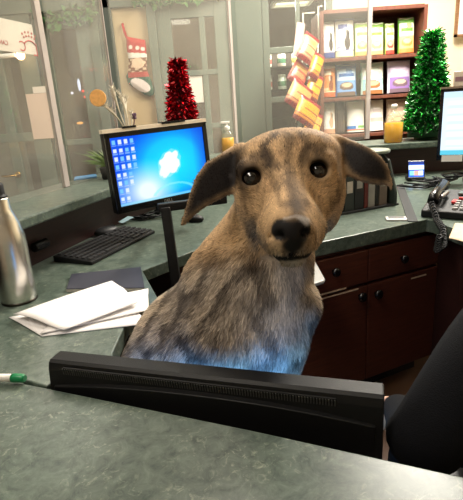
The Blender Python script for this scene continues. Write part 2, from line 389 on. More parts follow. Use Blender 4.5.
# ------------------------------------------------------------------ left desk things
b = thing('water_bottle', 'tall brushed steel water bottle with black cap on the green desk', 'bottle', (-0.598, 1.203, 0.74))
MB().lathe([(.0,.0),(.042,.0),(.046,.004),(.0475,.02),(.0475,.165),(.046,.19),(.040,.222),(.031,.246),(.0265,.258),(.0255,.285),(.0245,.288),(.010,.289)], seg=40).build('body', STEEL, b)
MB().lathe([(.015,.287),(.0245,.289),(.0245,.293),(.021,.295),(.019,.300),(.019,.322),(.016,.327),(.004,.328)], seg=32).build('cap', BLK, b)
MB().lathe([(.0458,.0),(.0475,.001),(.0475,.006),(.0458,.007)], seg=40).build('base_ring', mat('dark_steel', (70,66,60), .35, metal=1), b)

def sheet(name, label, pts, z, bump, m=PAPER, grp=None, cat='paper'):
    """a sheet of paper on four corners, slightly curled"""
    p = [Vector((q[0], q[1], 0)) for q in pts]; c = sum(p, Vector((0,0,0)))/4
    t = MB(); n = 10; g = []
    for j in range(n+1):
        for i in range(n+1):
            u, v = i/n, j/n
            q = (p[0]*(1-u)+p[1]*u)*(1-v)+(p[3]*(1-u)+p[2]*u)*v-c
            q.z = bump(u, v); g.append(t.bm.verts.new(q))
    for j in range(n):
        for i in range(n): f = t.bm.faces.new((g[j*(n+1)+i], g[j*(n+1)+i+1], g[(j+1)*(n+1)+i+1], g[(j+1)*(n+1)+i])); f.smooth = True
    o = t.build(name, m); o.location = (c.x, c.y, z)
    md = o.modifiers.new('solid', 'SOLIDIFY'); md.thickness = .0016; md.offset = 1
    return tag(o, label, cat, grp)
G_P = 'folded papers on the desk'
sheet('paper_sheet', 'lowest white paper of the folded bundle, its pointed corner near the bottle', [(-0.577, 1.086, 0.74)[:2], (-0.448, 0.966, 0.74)[:2], (-0.204, 0.997, 0.74)[:2], (-0.313, 1.177, 0.74)[:2]], .7408, lambda u,v: .003*max(0,1-v*1.6)*u*(1-u)*2, grp=G_P)
sheet('paper_sheet', 'middle white paper fanned out to the edge of the desk beside the dog', [(-0.453, 0.968, 0.742)[:2], (-0.216, 1.061, 0.742)[:2], (-0.235, 1.187, 0.742)[:2], (-0.428, 1.151, 0.742)[:2]], .7465, lambda u,v: .008*(u**2)*v+.008*math.exp(-((v-.55)/.16)**2), grp=G_P)
sheet('paper_sheet', 'topmost white paper lifted in a peak beside the dark notebook', [(-0.554, 1.067, 0.75)[:2], (-0.397, 0.969, 0.75)[:2], (-0.244, 1.084, 0.75)[:2], (-0.349, 1.248, 0.75)[:2]], .763, lambda u,v: -.006+.016*v*(1-abs(2*u-1))*1.0+.005*math.sin(5*u+2*v), grp=G_P)

nb = thing('notebook', 'dark navy closed notebook lying behind the white papers', 'notebook', (0,0,0))
nbp = [(-0.479, 1.241, 0.74)[:2], (-0.249, 1.209, 0.74)[:2], (-0.291, 1.392, 0.74)[:2], (-0.504, 1.368, 0.74)[:2]]
NAVY = mat('navy_cover', (34,35,50), .55, var=.1, scale=40)
MB().prism(nbp, .7405, .748).build('page_block', mat('page_edges', (190,186,176), .8), nb)
MB().prism([((x-nbp[0][0])*1.0+nbp[0][0], y) for x, y in nbp], .748, .7505).build('cover', NAVY, nb, bevel=.001)

# keyboard: deck and separate keys
def frame_of(p0, p1, p3):
    a = Vector(p0); ux = Vector(p1)-a; uy = Vector(p3)-a
    return a, ux, uy
k0, k1, k3 = (-0.468, 1.471, 0.745), (-0.308, 1.843, 0.745), (-0.613, 1.595, 0.745)
ka = math.atan2(k1[1]-k0[1], k1[0]-k0[0]); KL = math.hypot(k1[0]-k0[0], k1[1]-k0[1])
kb = thing('keyboard', 'black computer keyboard on the green desk in front of the lit monitor', 'keyboard', (k0[0], k0[1], .7405), ka)
KD = .165
dk = MB(); dk.bm.free(); dk.bm = bmesh.new()
dk.prism([(0,0),(KL,0),(KL,KD),(0,KD)], 0, .012)
for v in dk.bm.verts:
    if v.co.z > .006: v.co.z += .011*v.co.y/KD
dk.build('deck', BLK, kb, bevel=.003)
KEY = mat('key_caps', (46,46,48), .5, var=.1)
ks = MB(); rows = 6; un = KL*.96/22.5
for rr in range(rows):
    y = .014+rr*(KD-.03)/5.4
    x = .012
    cols = 15 if rr else 9
    for i in range(cols):
        w = un*(6 if (rr == 0 and i == 4) else (1.25 if rr == 0 else 1))
        if x+w > KL*.655: break
        ks.box((x+w/2, y+.007, .0145+.011*y/KD), (w*.84, .0135, .006)); x += w
    for i in range(3): ks.box((KL*.675+un*(i+.5), y+.007, .0145+.011*y/KD), (un*.84, .0135, .006))
    for i in range(4): ks.box((KL*.825+un*(i+.5), y+.007, .0145+.011*y/KD), (un*.84, .0135, .006))
ks.build('keys', KEY, kb)

# lit monitor on its stand
m0, m1, m2, m3 = Vector((-0.407, 1.66, 0.867)), Vector((-0.061, 1.9, 0.878)), Vector((-0.059, 1.9, 1.171)), Vector((-0.44, 1.66, 1.147))
mw_ = (m1-m0).length; mh_ = ((m3-m0).length+(m2-m1).length)/2
ux = (m1-m0).normalized(); uz = ((m3-m0)+(m2-m1)).normalized(); un_ = ux.cross(uz).normalized()*-1; uz = un_.cross(ux)*-1
uz = uz if uz.z > 0 else -uz
un_ = ux.cross(uz).normalized()            # faces the viewer when negative y
MROT = Matrix((ux, -un_, uz)).transposed()  # local x right, y away, z up
mon = thing('monitor', 'lit flat monitor with a blue desktop screen on the back desk', 'monitor', m0)
mon.rotation_euler = MROT.to_euler()
W, H = mw_, mh_
MB().box((W/2,.022,H/2),(W,.032,H)).build('casing', BLK, mon, bevel=.004)
bz = MB()
for (cx, cz, sx, sz) in ((W/2,H-.009,W,.018),(W/2,.0125,W,.025),(.009,H/2,.018,H),(W-.009,H/2,.018,H)): bz.box((cx,0,cz),(sx,.014,sz))
bz.build('bezel', BLKG, mon, bevel=.002)
def desk_screen(u, v):
    d1 = math.hypot((u-.30)*1.5, (v-.10)*1.1); d2 = math.hypot((u-.62)*1.25, (v-.5)*1.0)
    d1 = math.hypot((u-.30)*1.3, (v-.16)*1.0)
    c = mixc((20,236,250), (0,190,255), d2/.46)
    c = mixc(c, (0,84,240), (d2-.38)/.30)
    c = mixc((236,252,255), c, (d1-.10)/.40)
    c = mixc(c, (10,92,228), (u-.86)/.2+.1*(v-.3)) if u > .86 else c
    a = math.hypot((u-.60)/.25, (v+.02)/.22)
    if abs(a-1) < .07 and v > .06: c = mixc(c, (150,245,255), .6)
    # four-paned waving flag, blown out
    fu, fv = (u-.575)/.115, (v-.50-.02*math.sin((u-.5)*22))/.17
    fv -= .35*fu; q_ = abs(fu)**3+abs(fv)**3+.35*math.sin(7*fu+2)*math.sin(6*fv)
    if q_ < .95: c = (246,254,255)
    elif q_ < 1.5: c = mixc(c, (200,250,255), .5)
    # rows of desktop icons
    for i in range(4):
        for j in range(8):
            if j > 3 and i > (2 if j < 6 else 1): continue
            du, dv = (u-.035-.060*i), (v-.93+.118*j)
            if abs(du) < .017 and abs(dv) < .030: c = (225,240,255) if (i+j) % 3 else (120,200,255)
            elif abs(du) < .022 and -.055 < dv < -.038: c = mixc(c, (230,245,255), .55)
    if v < .035: c = mixc(c, (150,225,245), .7)
    return c
paint_grid('screen', 150, 96, lambda u, v: (.018+u*(W-.036), -.001, .025+v*(H-.043)), desk_screen, SCREEN, mon)
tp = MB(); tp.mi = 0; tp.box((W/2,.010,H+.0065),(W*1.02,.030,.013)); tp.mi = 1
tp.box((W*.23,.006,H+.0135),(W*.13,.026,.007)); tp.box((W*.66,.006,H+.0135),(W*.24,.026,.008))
tp.build('top_strip', [mat('lit_bezel_tan', (250,232,208), .6, var=.06), BLK], mon)  # light on the bezel's top edge, painted as a pale tan strip
def text(body, size, loc, m, parent, rot=(R(90),0,0), ext=.0004, name='lettering', mirror=False, align='CENTER'):
    cu = bpy.data.curves.new(name, 'FONT'); cu.body = body; cu.size = size; cu.extrude = ext; cu.align_x = align; cu.align_y = 'CENTER'
    cu.materials.append(m); tmp = bpy.data.objects.new(name, cu); me = bpy.data.meshes.new_from_object(tmp)
    bpy.data.objects.remove(tmp); bpy.data.curves.remove(cu)
    if mirror:
        for v in me.vertices: v.co.x *= -1
        me.flip_normals()
    o = bpy.data.objects.new(name, me); COL.objects.link(o); o.parent = parent; o.location = loc; o.rotation_euler = rot
    return o
text('DELL', .017, (W*.5,-.0085,.012), GRYP, mon)
st = MB(); st.box((W*.5,.050,H*.14),(.10,.034,H*.36)); st.box((W*.5,.035,-.018),(.06,.05,.03)); st.build('stand_head', BLK, mon, bevel=.006)
# column stands in world axes beside the desk edge
pr = thing('monitor_pole', 'black upright pole with crossbar carrying the lit monitor, beside the dog', 'stand', (-.20, 1.46, .40))
cp = MB()
p_lo, p_hi = Vector((-0.19, 1.43, 0.677)), Vector((-0.199, 1.44, 0.928)); org = Vector((-.20,1.46,.40))
cp.tube([Vector((p_lo.x-org.x+.002,-.03,.012)), p_lo-org, p_hi-org], [.022,.022,.021], 4); 
cp.build('column', BLK, pr, bevel=.003)
cb = MB(); c0, c1 = Vector((-0.223, 1.44, 0.926)), Vector((-0.007, 1.52, 0.925))
cb.tube([c0-org, c1-org], .019, 4); cb.tube([p_hi-org-Vector((0,0,.004)), m0+MROT @ Vector((W*.5,.0,-.018))-org], .013, 8); cb.build('crossbar', BLK, pr, bevel=.004)
MB().box((.0,-.02,.01),(.24,.20,.02)).build('foot', BLK, pr, bevel=.006)
tag(MB().box((-.20,1.46,.20),(.26,.26,.398)).build('computer_tower', BLK, bevel=.008), 'black computer tower under the desk edge carrying the monitor pole', 'computer')

def mouse(name, label, loc, rz, m=BLK):
    t = thing(name, label, 'mouse', loc, rz)
    g = MB(); g.ball((0,0,.012), (.031,.056,.022), 20, 12)
    bmesh.ops.bisect_plane(g.bm, geom=g.bm.verts[:]+g.bm.edges[:]+g.bm.faces[:], plane_co=(0,0,.001), plane_no=(0,0,1), clear_inner=True)
    g.build('shell', m, t); MB().tube([(-.004,.03,.030),(.004,.03,.030)], .008, 12).build('scroll_wheel', DKG, t)
    return t
mouse('computer_mouse', 'dark mouse beside the pole, next to the dog\'s hanging ear', (-0.163, 2.011, 0.74), R(60))
mouse('computer_mouse', 'grey-black mouse lying behind the black keyboard', (-0.515, 1.88, 0.74), R(-50), DKG)
cl = MB()
for k in range(5):
    a = Vector((-0.48, 2.153, 0.742)) + Vector((.026*k+.058, random.uniform(-.06,.0), 0))
    cl.tube([a+Vector((.05*math.cos(t*1.9+k), .03*math.sin(t*1.3+k*2), .004+.012*k*.5+.006*math.sin(t))) for t in range(7)], .0045, 6)
tag(cl.build('cable_bundle', BLK), 'tangle of black cables under the lit monitor behind the keyboard', 'cables')
lf = MB(); lf.plate([(-0.499, 2.026, 0.755), (-0.46, 2.069, 0.77), (-0.432, 2.062, 0.765), (-0.476, 2.022, 0.75)], .0015)
tag(lf.build('paper_note', mat('pale_blue_paper', (170,200,210), .7)), 'small pale blue paper note among the cables under the monitor', 'paper')
sp = thing('power_outlet', 'black oval power outlet on the maroon ledge panel behind the steel bottle', 'outlet', (-.659,1.543,.803), R(72))
g = MB(); g.tube([(-.035,-.003,0),(.035,-.003,0)], .016, 16); g.build('shell', BLK, sp, bevel=.004)
g = MB(); g.box((0,-.0185,0),(.055,.003,.012)); g.build('socket_face', BLKG, sp)

# marker on the slab
mk = thing('marker_pen', 'white marker pen with green cap on the edge of the front counter', 'pen', (0,0,0))
ma, mb_, mc = Vector((-0.481, 0.777, 0.757)), Vector((-0.424, 0.769, 0.757)), Vector((-0.402, 0.765, 0.757))
MB().tube([ma, mb_], .0075, 16).build('barrel', WHITEP, mk)
d_ = (mc-mb_).normalized()
MB().tube([mb_-d_*.004, mb_+d_*.001, mc-d_*.004, mc], [.0085,.0088,.0084,.006], 16).build('cap', mat('green_cap', (10,120,70), .35), mk)

# ------------------------------------------------------------------ near monitor seen from the back
nm = thing('monitor', 'black monitor seen from behind at the counter edge, vents along its top', 'monitor', (n0.x-.038*math.sin(na), n0.y+.038*math.cos(na), .379), na)
# section profile (y towards the dog, z up); local z of top edge = .412
TOP = .412
sec = [(.0,.395),(.004,TOP-.004),(.010,TOP),(.040,TOP),(.046,TOP-.004),(.046,.03),(.040,.022),(.028,.03),(-.008,.06),(-.010,.30)]
g = MB(); A_ = [g.bm.verts.new((0,y,z)) for y,z in sec]; B_ = [g.bm.verts.new((NL,y,z)) for y,z in sec]; n = len(sec)
g._tag([g.bm.faces.new(A_), g.bm.faces.new(B_[::-1])]+[g.bm.faces.new((A_[i],B_[i],B_[(i+1)%n],A_[(i+1)%n])) for i in range(n)])
bmesh.ops.recalc_face_normals(g.bm, faces=g.bm.faces[:]); g.build('casing', BLK, nm, bevel=.0025)
# raised back bulge below the vent band with a curved upper rim
g = MB(); NN = 28; top = []; 
for i in range(NN+1):
    u = i/NN; z = .385 - .020*(abs(2*u-1)**2.2); top.append((.012+u*(NL-.024), z))
fr = [[g.bm.verts.new((x, -.0075-.004*(1-abs(2*(x/NL)-1)**3), zz)) for x, z in top for zz in (z,)], [g.bm.verts.new((x, -.0075-.006*(1-abs(2*(x/NL)-1)**3), .12)) for x, z in top]]
bk = [[g.bm.verts.new((x, .012, z+.003)) for x, z in top], [g.bm.verts.new((x, .012, .10)) for x, z in top]]
fs = []
for i in range(NN):
    fs += [g.bm.faces.new((fr[0][i],fr[0][i+1],fr[1][i+1],fr[1][i])), g.bm.faces.new((bk[0][i],bk[0][i+1],fr[0][i+1],fr[0][i])), g.bm.faces.new((fr[1][i],fr[1][i+1],bk[1][i+1],bk[1][i]))]
fs += [g.bm.faces.new((fr[0][0],fr[1][0],bk[1][0],bk[0][0])), g.bm.faces.new((fr[0][-1],bk[0][-1],bk[1][-1],fr[1][-1]))]
g._tag(fs); bmesh.ops.recalc_face_normals(g.bm, faces=fs); g.build('back_cover', BLK, nm, bevel=.0015)
vt = MB(); i = 0; x = .034
while x < NL-.07:
    vt.box((x, .0012, .3945), (.0018, .0062, .0150), rot=Matrix.Rotation(R(13),3,'X')); x += .0046; i += 1
vt.build('vent_slats', mat('vent_grey', (70,70,67), .5), nm)
vg = MB(); vg.box((NL/2-.018,.0012,.3945),(NL-.105,.003,.0185), rot=Matrix.Rotation(R(13),3,'X')); vg.build('vent_recess', mat('vent_black', (6,6,6), .8), nm)
def near_screen(u, v):
    return mixc((170,228,255), (90,165,250), v)
paint_grid('screen', 8, 6, lambda u, v: (NL-.015-u*(NL-.03), .0475, .05+v*.345), near_screen, attr_mat('near_screen_emission', .2, estr=2.1), nm)
g = MB(); g.box((NL/2,-.035,.10),(.07,.03,.20)); g.build('neck', BLK, nm, bevel=.005)
g = MB(); g.lathe([(.09,.001),(.095,.004),(.09,.012),(.03,.016)], (NL/2,-.02,0), 32); g.build('foot', BLK, nm)

# ------------------------------------------------------------------ ledge decorations
def tinsel(name, label, base, hgt, rad, cols, n):
    t = thing(name, label, 'tinsel tree', base)
    MB().lathe([(rad*.55,0),(rad*.55,.012),(rad*.5,.02),(.01,.022)], seg=24).build('base', mat('core_%d_%d_%d' % cols[0], tuple(int(c*.35) for c in cols[0]), .6), t)
    MB().lathe([(rad*.86,.021),(rad*.5,hgt*.5),(rad*.16,hgt*.90),(.004,hgt*.985)], seg=24).build('core', mat('core_%d_%d_%d' % cols[0], tuple(int(c*.35) for c in cols[0]), .6), t)
    g = MB()
    for k in range(n):
        f = k/n; z = .055+f*(hgt*.99-.055); a = k*2.39996; rr = (rad*.90*(1-f)+rad*.08*f)*random.uniform(.86,1.0)
        c = Vector((rr*math.cos(a), rr*math.sin(a), z)); out = Vector((math.cos(a), math.sin(a), random.uniform(-.6,.5))).normalized()
        L = random.uniform(.45,1.)*rad*.42; w = .0035+.0025*random.random()
        sd = out.orthogonal(); sd.rotate(Matrix.Rotation(random.uniform(0,6.3),3,out)); sd.normalize()
        up = out.cross(sd)*L*.35*random.uniform(-1,1)
        v = [g.bm.verts.new(p) for p in (c-sd*w, c+sd*w, c+out*L*.55+sd*w+up*.5, c+out*L*.55-sd*w+up*.5, c+out*L+sd*w*.5+up*1.6, c+out*L-sd*w*.5+up*1.6)]
        g.mi = random.choice([0,0,0,1,1,2]); g._tag([g.bm.faces.new((v[0],v[1],v[2],v[3])), g.bm.faces.new((v[3],v[2],v[4],v[5]))])
    ms = [mat('foil_%d_%d_%d' % c, c, .22, metal=.85, var=.15) for i, c in enumerate(cols)]
    o = g.build('tinsel', ms, t); o['kind'] = 'stuff'
tinsel('tinsel_tree', 'red tinsel cone tree standing on the ledge behind the lit monitor', (-.212,2.505,.9405), .52, .100, [(190,12,34),(120,4,20),(240,90,100)], 2600)
tinsel('tinsel_tree', 'green tinsel cone tree on the ledge in front of the bookcase', (1.272,2.97,.9405), .625, .138, [(60,180,76),(20,112,38),(200,250,200)], 3800)

# soap dispenser behind the dog's head
sd_ = thing('soap_dispenser', 'clear pump dispenser of amber liquid on the ledge behind the dog\'s head', 'soap dispenser', (0.022, 2.984, 0.94))
MB().lathe([(.036,0),(.040,.004),(.041,.03),(.041,.095),(.036,.116),(.022,.130),(.015,.134),(.015,.142)], seg=28).build('bottle', CLEAR, sd_)
AMB = mat('amber_soap', (236,176,60), .2, var=.04, trans=.35)
MB().lathe([(.034,.003),(.0385,.006),(.0385,.088),(.030,.090)], seg=28).build('liquid', AMB, sd_)
g = MB(); g.lathe([(.017,.138),(.0175,.156),(.010,.160),(.006,.162),(.006,.176)], seg=20); g.box((-.010,0,.182),(.055,.018,.014)); g.tube([(-.03,0,.184),(-.042,0,.174)], .005, 8); g.build('pump', WHITEP, sd_, bevel=.002)
ab = thing('spray_bottle', 'clear squat bottle of yellow liquid on the ledge before the bookcase', 'bottle', (1.035, 2.896, 0.94))
MB().lathe([(.050,0),(.055,.005),(.056,.05),(.056,.118),(.048,.150),(.030,.176),(.016,.190),(.015,.205)], seg=30).build('bottle', CLEAR, ab)
MB().lathe([(.048,.003),(.053,.006),(.0535,.05),(.0535,.118),(.048,.120)], seg=30).build('liquid', mat('yellow_liquid', (238,178,44), .2, var=.04, trans=.3), ab)
MB().lathe([(.018,.203),(.018,.222),(.012,.226)], seg=20).build('cap', WHITEP, ab)

# dried flowers
df = thing('dried_flower_vase', 'vase of pale dried stems with a round orange slice behind the lit monitor', 'dried flowers', (-.43,2.20,.9405))
MB().lathe([(.035,0),(.045,.01),(.05,.07),(.032,.13),(.028,.16),(.034,.17)], seg=26).build('vase', mat('grey_vase', (120,116,108), .4), df)
o_ = Vector((-.43,2.20,.9405))
STEM = mat('dried_stem', (168,156,132), .8, var=.2); 
def stem(tip, sway, rad=.003):
    tip = Vector(tip)-o_; r0 = Vector((0,0,.15))
    return [r0.lerp(tip, k/6)+Vector((sway*math.sin(k/6*PI), 0, .02*math.sin(k/6*PI))) for k in range(7)]
sc_ = Vector((-0.541, 2.15, 1.288))
g = MB(); g.tube(stem(sc_+Vector((.012,.005,-.03)), .01), .003, 6); g.build('stem', STEM, df)
g = MB(); g.lathe([(.0335,-.004),(.036,-.0035),(.036,.0035),(.0335,.004)], sc_-o_, 28, Matrix.Rotation(R(84),3,'X')); g.build('orange_slice', mat('dried_orange', (226,166,92), .6, var=.12, scale=90), df)
for (px, sw) in (((-0.484, 2.2, 1.336), -.01), ((-0.467, 2.25, 1.311), .008), ((-0.527, 2.2, 1.254), .004), ((-0.452, 2.3, 1.289), -.006), ((-0.423, 2.25, 1.221), .006)):
    g = MB(); pts = stem(px, sw); g.tube(pts, [.003]*4+[.006,.008,.002], 7)
    for k in range(26):
        c = pts[4].lerp(pts[6], random.random()); dd = Vector((random.uniform(-1,1), random.uniform(-1,1), random.uniform(.2,1.4))).normalized()
        g.tube([c, c+dd*random.uniform(.014,.034)], [.0022,.0006], 4, caps=False)
    g.build('seed_head', mat('pale_seed_head', (186,176,156), .9, var=.2), df)
g = MB(); pts = stem((-0.401, 2.2, 1.215), .01); g.tube(pts, .0025, 6)
for k in range(30):
    c = pts[4].lerp(pts[6], random.random()); g.ball(c+Vector((random.uniform(-.008,.008), random.uniform(-.008,.008), 0)), .0045, 6, 4)
g.build('lavender_sprig', mat('dull_purple', (92,66,84), .9, var=.2), df)

# spiky green plant and blue leaflet on the ledge
gp = thing('potted_plant', 'small spiky green plant on the ledge at the monitor\'s edge', 'plant', (-.525,2.105,.9405))
MB().lathe([(.03,0),(.034,.0),(.042,.05),(.038,.052),(.01,.046)], seg=22).build('pot', mat('dark_pot', (40,38,36), .6), gp)
g = MB()
for k in range(70):
    a = random.uniform(0, 6.28); tl = random.uniform(.05,.145); ln = random.uniform(.2,1.0)
    d0 = Vector((math.cos(a)*ln, math.sin(a)*ln, 1)).normalized(); sdv = d0.orthogonal().normalized()*.004
    p = [Vector((0,0,.048))+d0*tl*t+Vector((math.cos(a),math.sin(a),-.6))*.05*t*t for t in (0,.35,.7,1)]
    w = [1,1.1,.8,.1]; vs = [[g.bm.verts.new(q+sdv*s*wi) for s in (-1,1)] for q, wi in zip(p, w)]
    g._tag([g.bm.faces.new((vs[i][0],vs[i][1],vs[i+1][1],vs[i+1][0])) for i in range(3)])
o = g.build('foliage', mat('fresh_green', (84,104,52), .6, var=.3), gp)
bl = MB(); bl.prism([(-0.689, 2.102, 0.94)[:2], (-0.602, 2.17, 0.94)[:2], (-0.632, 2.266, 0.94)[:2], (-0.716, 2.205, 0.94)[:2]], .9405, .946)
tag(bl.build('leaflet', mat('blue_leaflet', (70,140,200), .5)), 'blue leaflet lying on the ledge behind the glass', 'leaflet')

# mirrored red lettering on a white poster taped to the glass
ga = Vector((-.93,1.02)); gb = Vector(E1); gang = math.atan2(gb.y-ga.y, gb.x-ga.x); gl = (gb-ga).length
pg = thing('glass_poster', 'white poster with mirrored red lettering and a crown on the glass panel', 'poster', (ga.x, ga.y, 0), gang)
s_at = lambda w: ((Vector(w[:2])-ga).dot((gb-ga).normalized()), w[2])
MB().box((gl-.225,.010,1.500),(.39,.003,.105)).build('sheet', mat('thin_white_poster', (238,222,214), .6, var=.03, emit=(238,214,205), estr=.0), pg)
RED = mat('red_vinyl', (196,54,58), .5, var=.06)
for k in range(5):
    a = R(90-34+17*k); cx = gl-.062-.052*math.cos(a); cz = 1.470+.040*math.sin(a)
    for rr in (.0, .013):
        g = MB(); g.ball((cx-rr*math.cos(a)*.9, .007, cz+rr*math.sin(a)), (.0042,.0012,.0042), 12, 8); g.build('crown_dot', RED, pg)
g = MB(); g.tube([(gl-.062-.040*math.cos(R(x)), .0075, 1.462+.032*math.sin(R(x))) for x in range(35, 146, 10)], .0026, 6); g.build('crown_arc', RED, pg)
text('CANIN', .021, (gl-.213,.0078,1.474), RED, pg, mirror=True, rot=(R(90),0,0))
text('C', .050, (gl-.105,.0078,1.470), RED, pg, mirror=True)
text('L', .062, (gl-.036,.0078,1.462), RED, pg, mirror=True)

# ------------------------------------------------------------------ stocking on the beige wall
sk = thing('christmas_stocking', 'red and white christmas stocking with a little figure, hanging on the beige wall strip', 'stocking', (-.72, YB-.035, 1.40))
out = [(-.085,.50),(.085,.46),(.082,.30),(.075,.20),(.10,.12),(.118,.05),(.112,.0),(.07,-.02),(.02,.0),(-.05,.06),(-.115,.10),(-.125,.17),(-.10,.22),(-.085,.30),(-.088,.40)]
def in_poly(x, z, P):
    c = False; j = len(P)-1
    for i in range(len(P)):
        if (P[i][1] > z) != (P[j][1] > z) and x < (P[j][0]-P[i][0])*(z-P[i][1])/(P[j][1]-P[i][1])+P[i][0]: c = not c
        j = i
    return c
def stock_col(x, z):
    if z > .355-.2*x*.5: 
        for cx, cz in ((-.05,.405),(.01,.395),(.055,.385)):
            if math.hypot(x-cx, z-cz) < .017: return (240,225,215)
        return (186,24,30)
    if z > .315: return (240,230,220)
    if z > .20:
        if math.hypot((x+.0)/.055, (z-.27)/.045) < 1: return (232,196,166)
        return (120,70,44) if math.sin(x*90)*math.sin(z*120) > -.2 else (214,180,150)
    if z > .155 and x > -.1: return (176,60,50)
    if math.hypot((x-.0)/.085, (z-.085-.35*-x)/.055) < 1: return (240,222,216)
    return (24,84,62)
tr = bmesh.new(); vs = [tr.verts.new((x,0,z)) for x, z in out]; f = tr.faces.new(vs)
me = bpy.data.meshes.new('body'); 
# fill a fine grid inside the outline, puffed front and back
nx, nz = 60, 110; idx = {}; V = []; Cc = []; Fc = []
def sd_poly(x, z):
    m = 9
    for i in range(len(out)):
        a = Vector(out[i]); b2 = Vector(out[(i+1) % len(out)]); p = Vector((x,z)); e = b2-a; t = clamp((p-a).dot(e)/e.length_squared); m = min(m, (p-a-e*t).length)
    return m
for side in (-1, 1):
    for j in range(nz+1):
        for i in range(nx+1):
            x = -.13+.26*i/nx; z = -.03+.54*j/nz
            if in_poly(x, z, out):
                dd = sd_poly(x, z); idx[(side,i,j)] = len(V); V.append((x, side*.028*math.sqrt(min(1, dd/.04)), z)); Cc.append(lin(stock_col(x, z))+(1,))
    for j in range(nz):
        for i in range(nx):
            q = [(side,i,j),(side,i+1,j),(side,i+1,j+1),(side,i,j+1)]
            if all(k in idx for k in q): Fc.append([idx[k] for k in (q if side < 0 else q[::-1])])
tr.free(); me.from_pydata(V, [], Fc); a = me.color_attributes.new('pigment','FLOAT_COLOR','POINT'); a.data.foreach_set('color', np.array(Cc, dtype=np.float32).ravel())
FELT = attr_mat('felt', .9, fine=160); me.materials.append(FELT)
for p in me.polygons: p.use_smooth = True
ob = bpy.data.objects.new('body', me); COL.objects.link(ob); ob.parent = sk
g = MB(); g.tube([(-.075,0,.47),(-.095,0,.53),(-.105,.0,.60),(-.10,.02,.61),(-.09,.0,.55),(-.07,0,.48)], .007, 8); g.build('hanging_loop', mat('red_felt', (190,26,32), .9), sk)
g = MB(); g.tube([(-.105,.036,.605),(-.105,-.012,.605)], .004, 8); g.build('hook', STEEL, sk)
sk.location.z = 1.36

# garlands over the doors
def garland(name, label, pts, n, drop):
    t = thing(name, label, 'garland', (0,0,0))
    g = MB(); g.tube(pts, .012, 6); g.build('cord', mat('dark_cord', (30,44,26), .8), t)
    g = MB(); P = [Vector(p) for p in pts]
    for k in range(n):
        f = random.random()*(len(P)-1); i = int(f); c = P[i].lerp(P[min(i+1,len(P)-1)], f-i)
        d0 = Vector((random.gauss(0,1), random.gauss(0,.5), random.gauss(-.5,.8))).normalized()
        c = c+Vector((0,0,-random.random()**2*drop)); L = random.uniform(.03,.075); s2 = d0.orthogonal().normalized()*L*.32
        v = [g.bm.verts.new(q) for q in (c, c+d0*L*.5+s2, c+d0*L, c+d0*L*.5-s2)]; g.mi = random.choice([0,0,1]); g._tag([g.bm.faces.new(v)])
    o = g.build('leaves', [mat('ivy_green', (70,120,58), .5, var=.3), mat('ivy_dark', (38,64,34), .6, var=.3)], t); o['kind'] = 'stuff'
garland('garland', 'green leafy garland draped on the header over the dark glazed door', [(-1.55,YB-.07,2.10),(-1.42,YB-.09,2.06),(-1.25,YB-.09,2.09),(-1.12,YB-.09,2.07),(-1.05,YB-.07,2.13)], 260, .10)
garland('garland', 'green leafy garland over the small paned door, beside the stocking', [(-.70,YB-.08,2.16),(-.50,YB-.09,2.135),(-.25,YB-.09,2.14),(.05,YB-.08,2.17)], 240, .06)

# notices taped on the doors, arm lamp, glowing glints
def notice(label, x, z, w, h, y=YB-.032, col=(236,224,214)):
    o = MB(); o.box((0,0,0),(w,.002,h)); o = o.build('paper_sign', mat('notice_%d_%d_%d' % col, col, .8, var=.03)); o.location = (x,y,z); tag(o, label, 'notice')
notice('pinkish paper notice taped on the door frame left of the dark glazed door', -1.655, 1.235, .235, .40, col=(226,196,180))
notice('small white slip taped above the pinkish paper notice', -1.64, 1.465, .12, .055)
notice('white paper notice on the small paned door, right of the red tinsel tree', -.24, 1.38, .155, .23, y=YB-.006)
notice('small grey slip under the pinkish paper notice', -1.545, .905, .09, .13, col=(150,150,146))
wl = thing('wall_lamp', 'white arm lamp with a glowing orange-white bulb seen through the left glass', 'lamp', (-2.05, YB-.03, 1.76))
g = MB(); g.ball((0,0,0),(.05,.02,.05)); g.build('mount', WHITEP, wl)
g = MB(); g.tube([(0,-.01,0),(.06,-.06,.10),(.02,-.09,.02),(.10,-.10,-.01),(.29,-.10,-.005)], [.014,.014,.016,.018,.020], 10); g.build('arm', WHITEP, wl)
g = MB(); g.ball((.335,-.10,-.012), (.036,.036,.036)); g.build('bulb', mat('lamp_bulb', (255,230,200), .5, emit=(255,196,140), estr=9), wl)
for i, (p, c) in enumerate((((-1.45, 4.9, 1.147),(255,170,90)), ((-1.371, 4.9, 1.45),(255,60,50)), ((-1.36, 4.9, 1.393),(255,80,60)), ((-1.401, 4.9, 1.509),(220,220,255)), ((-1.483, 4.9, 1.438),(235,225,255)))):
    g = MB(); g.ball((0,0,0), (.034 if i == 0 else .014, .012, .012 if i != 3 else .06)); o = g.build('glint_bead', mat('pane_glint_%d' % i, c, .5, emit=c, estr=1.6)); o.location = p  # glowing beads added to stand for glints in the door glass
    tag(o, ('wide amber glint low', 'upper red glint', 'lower red glint', 'tall white glint', 'small white glint')[i]+' added as a glowing bead behind the dark glazed door', 'light', 'glints behind the dark door')

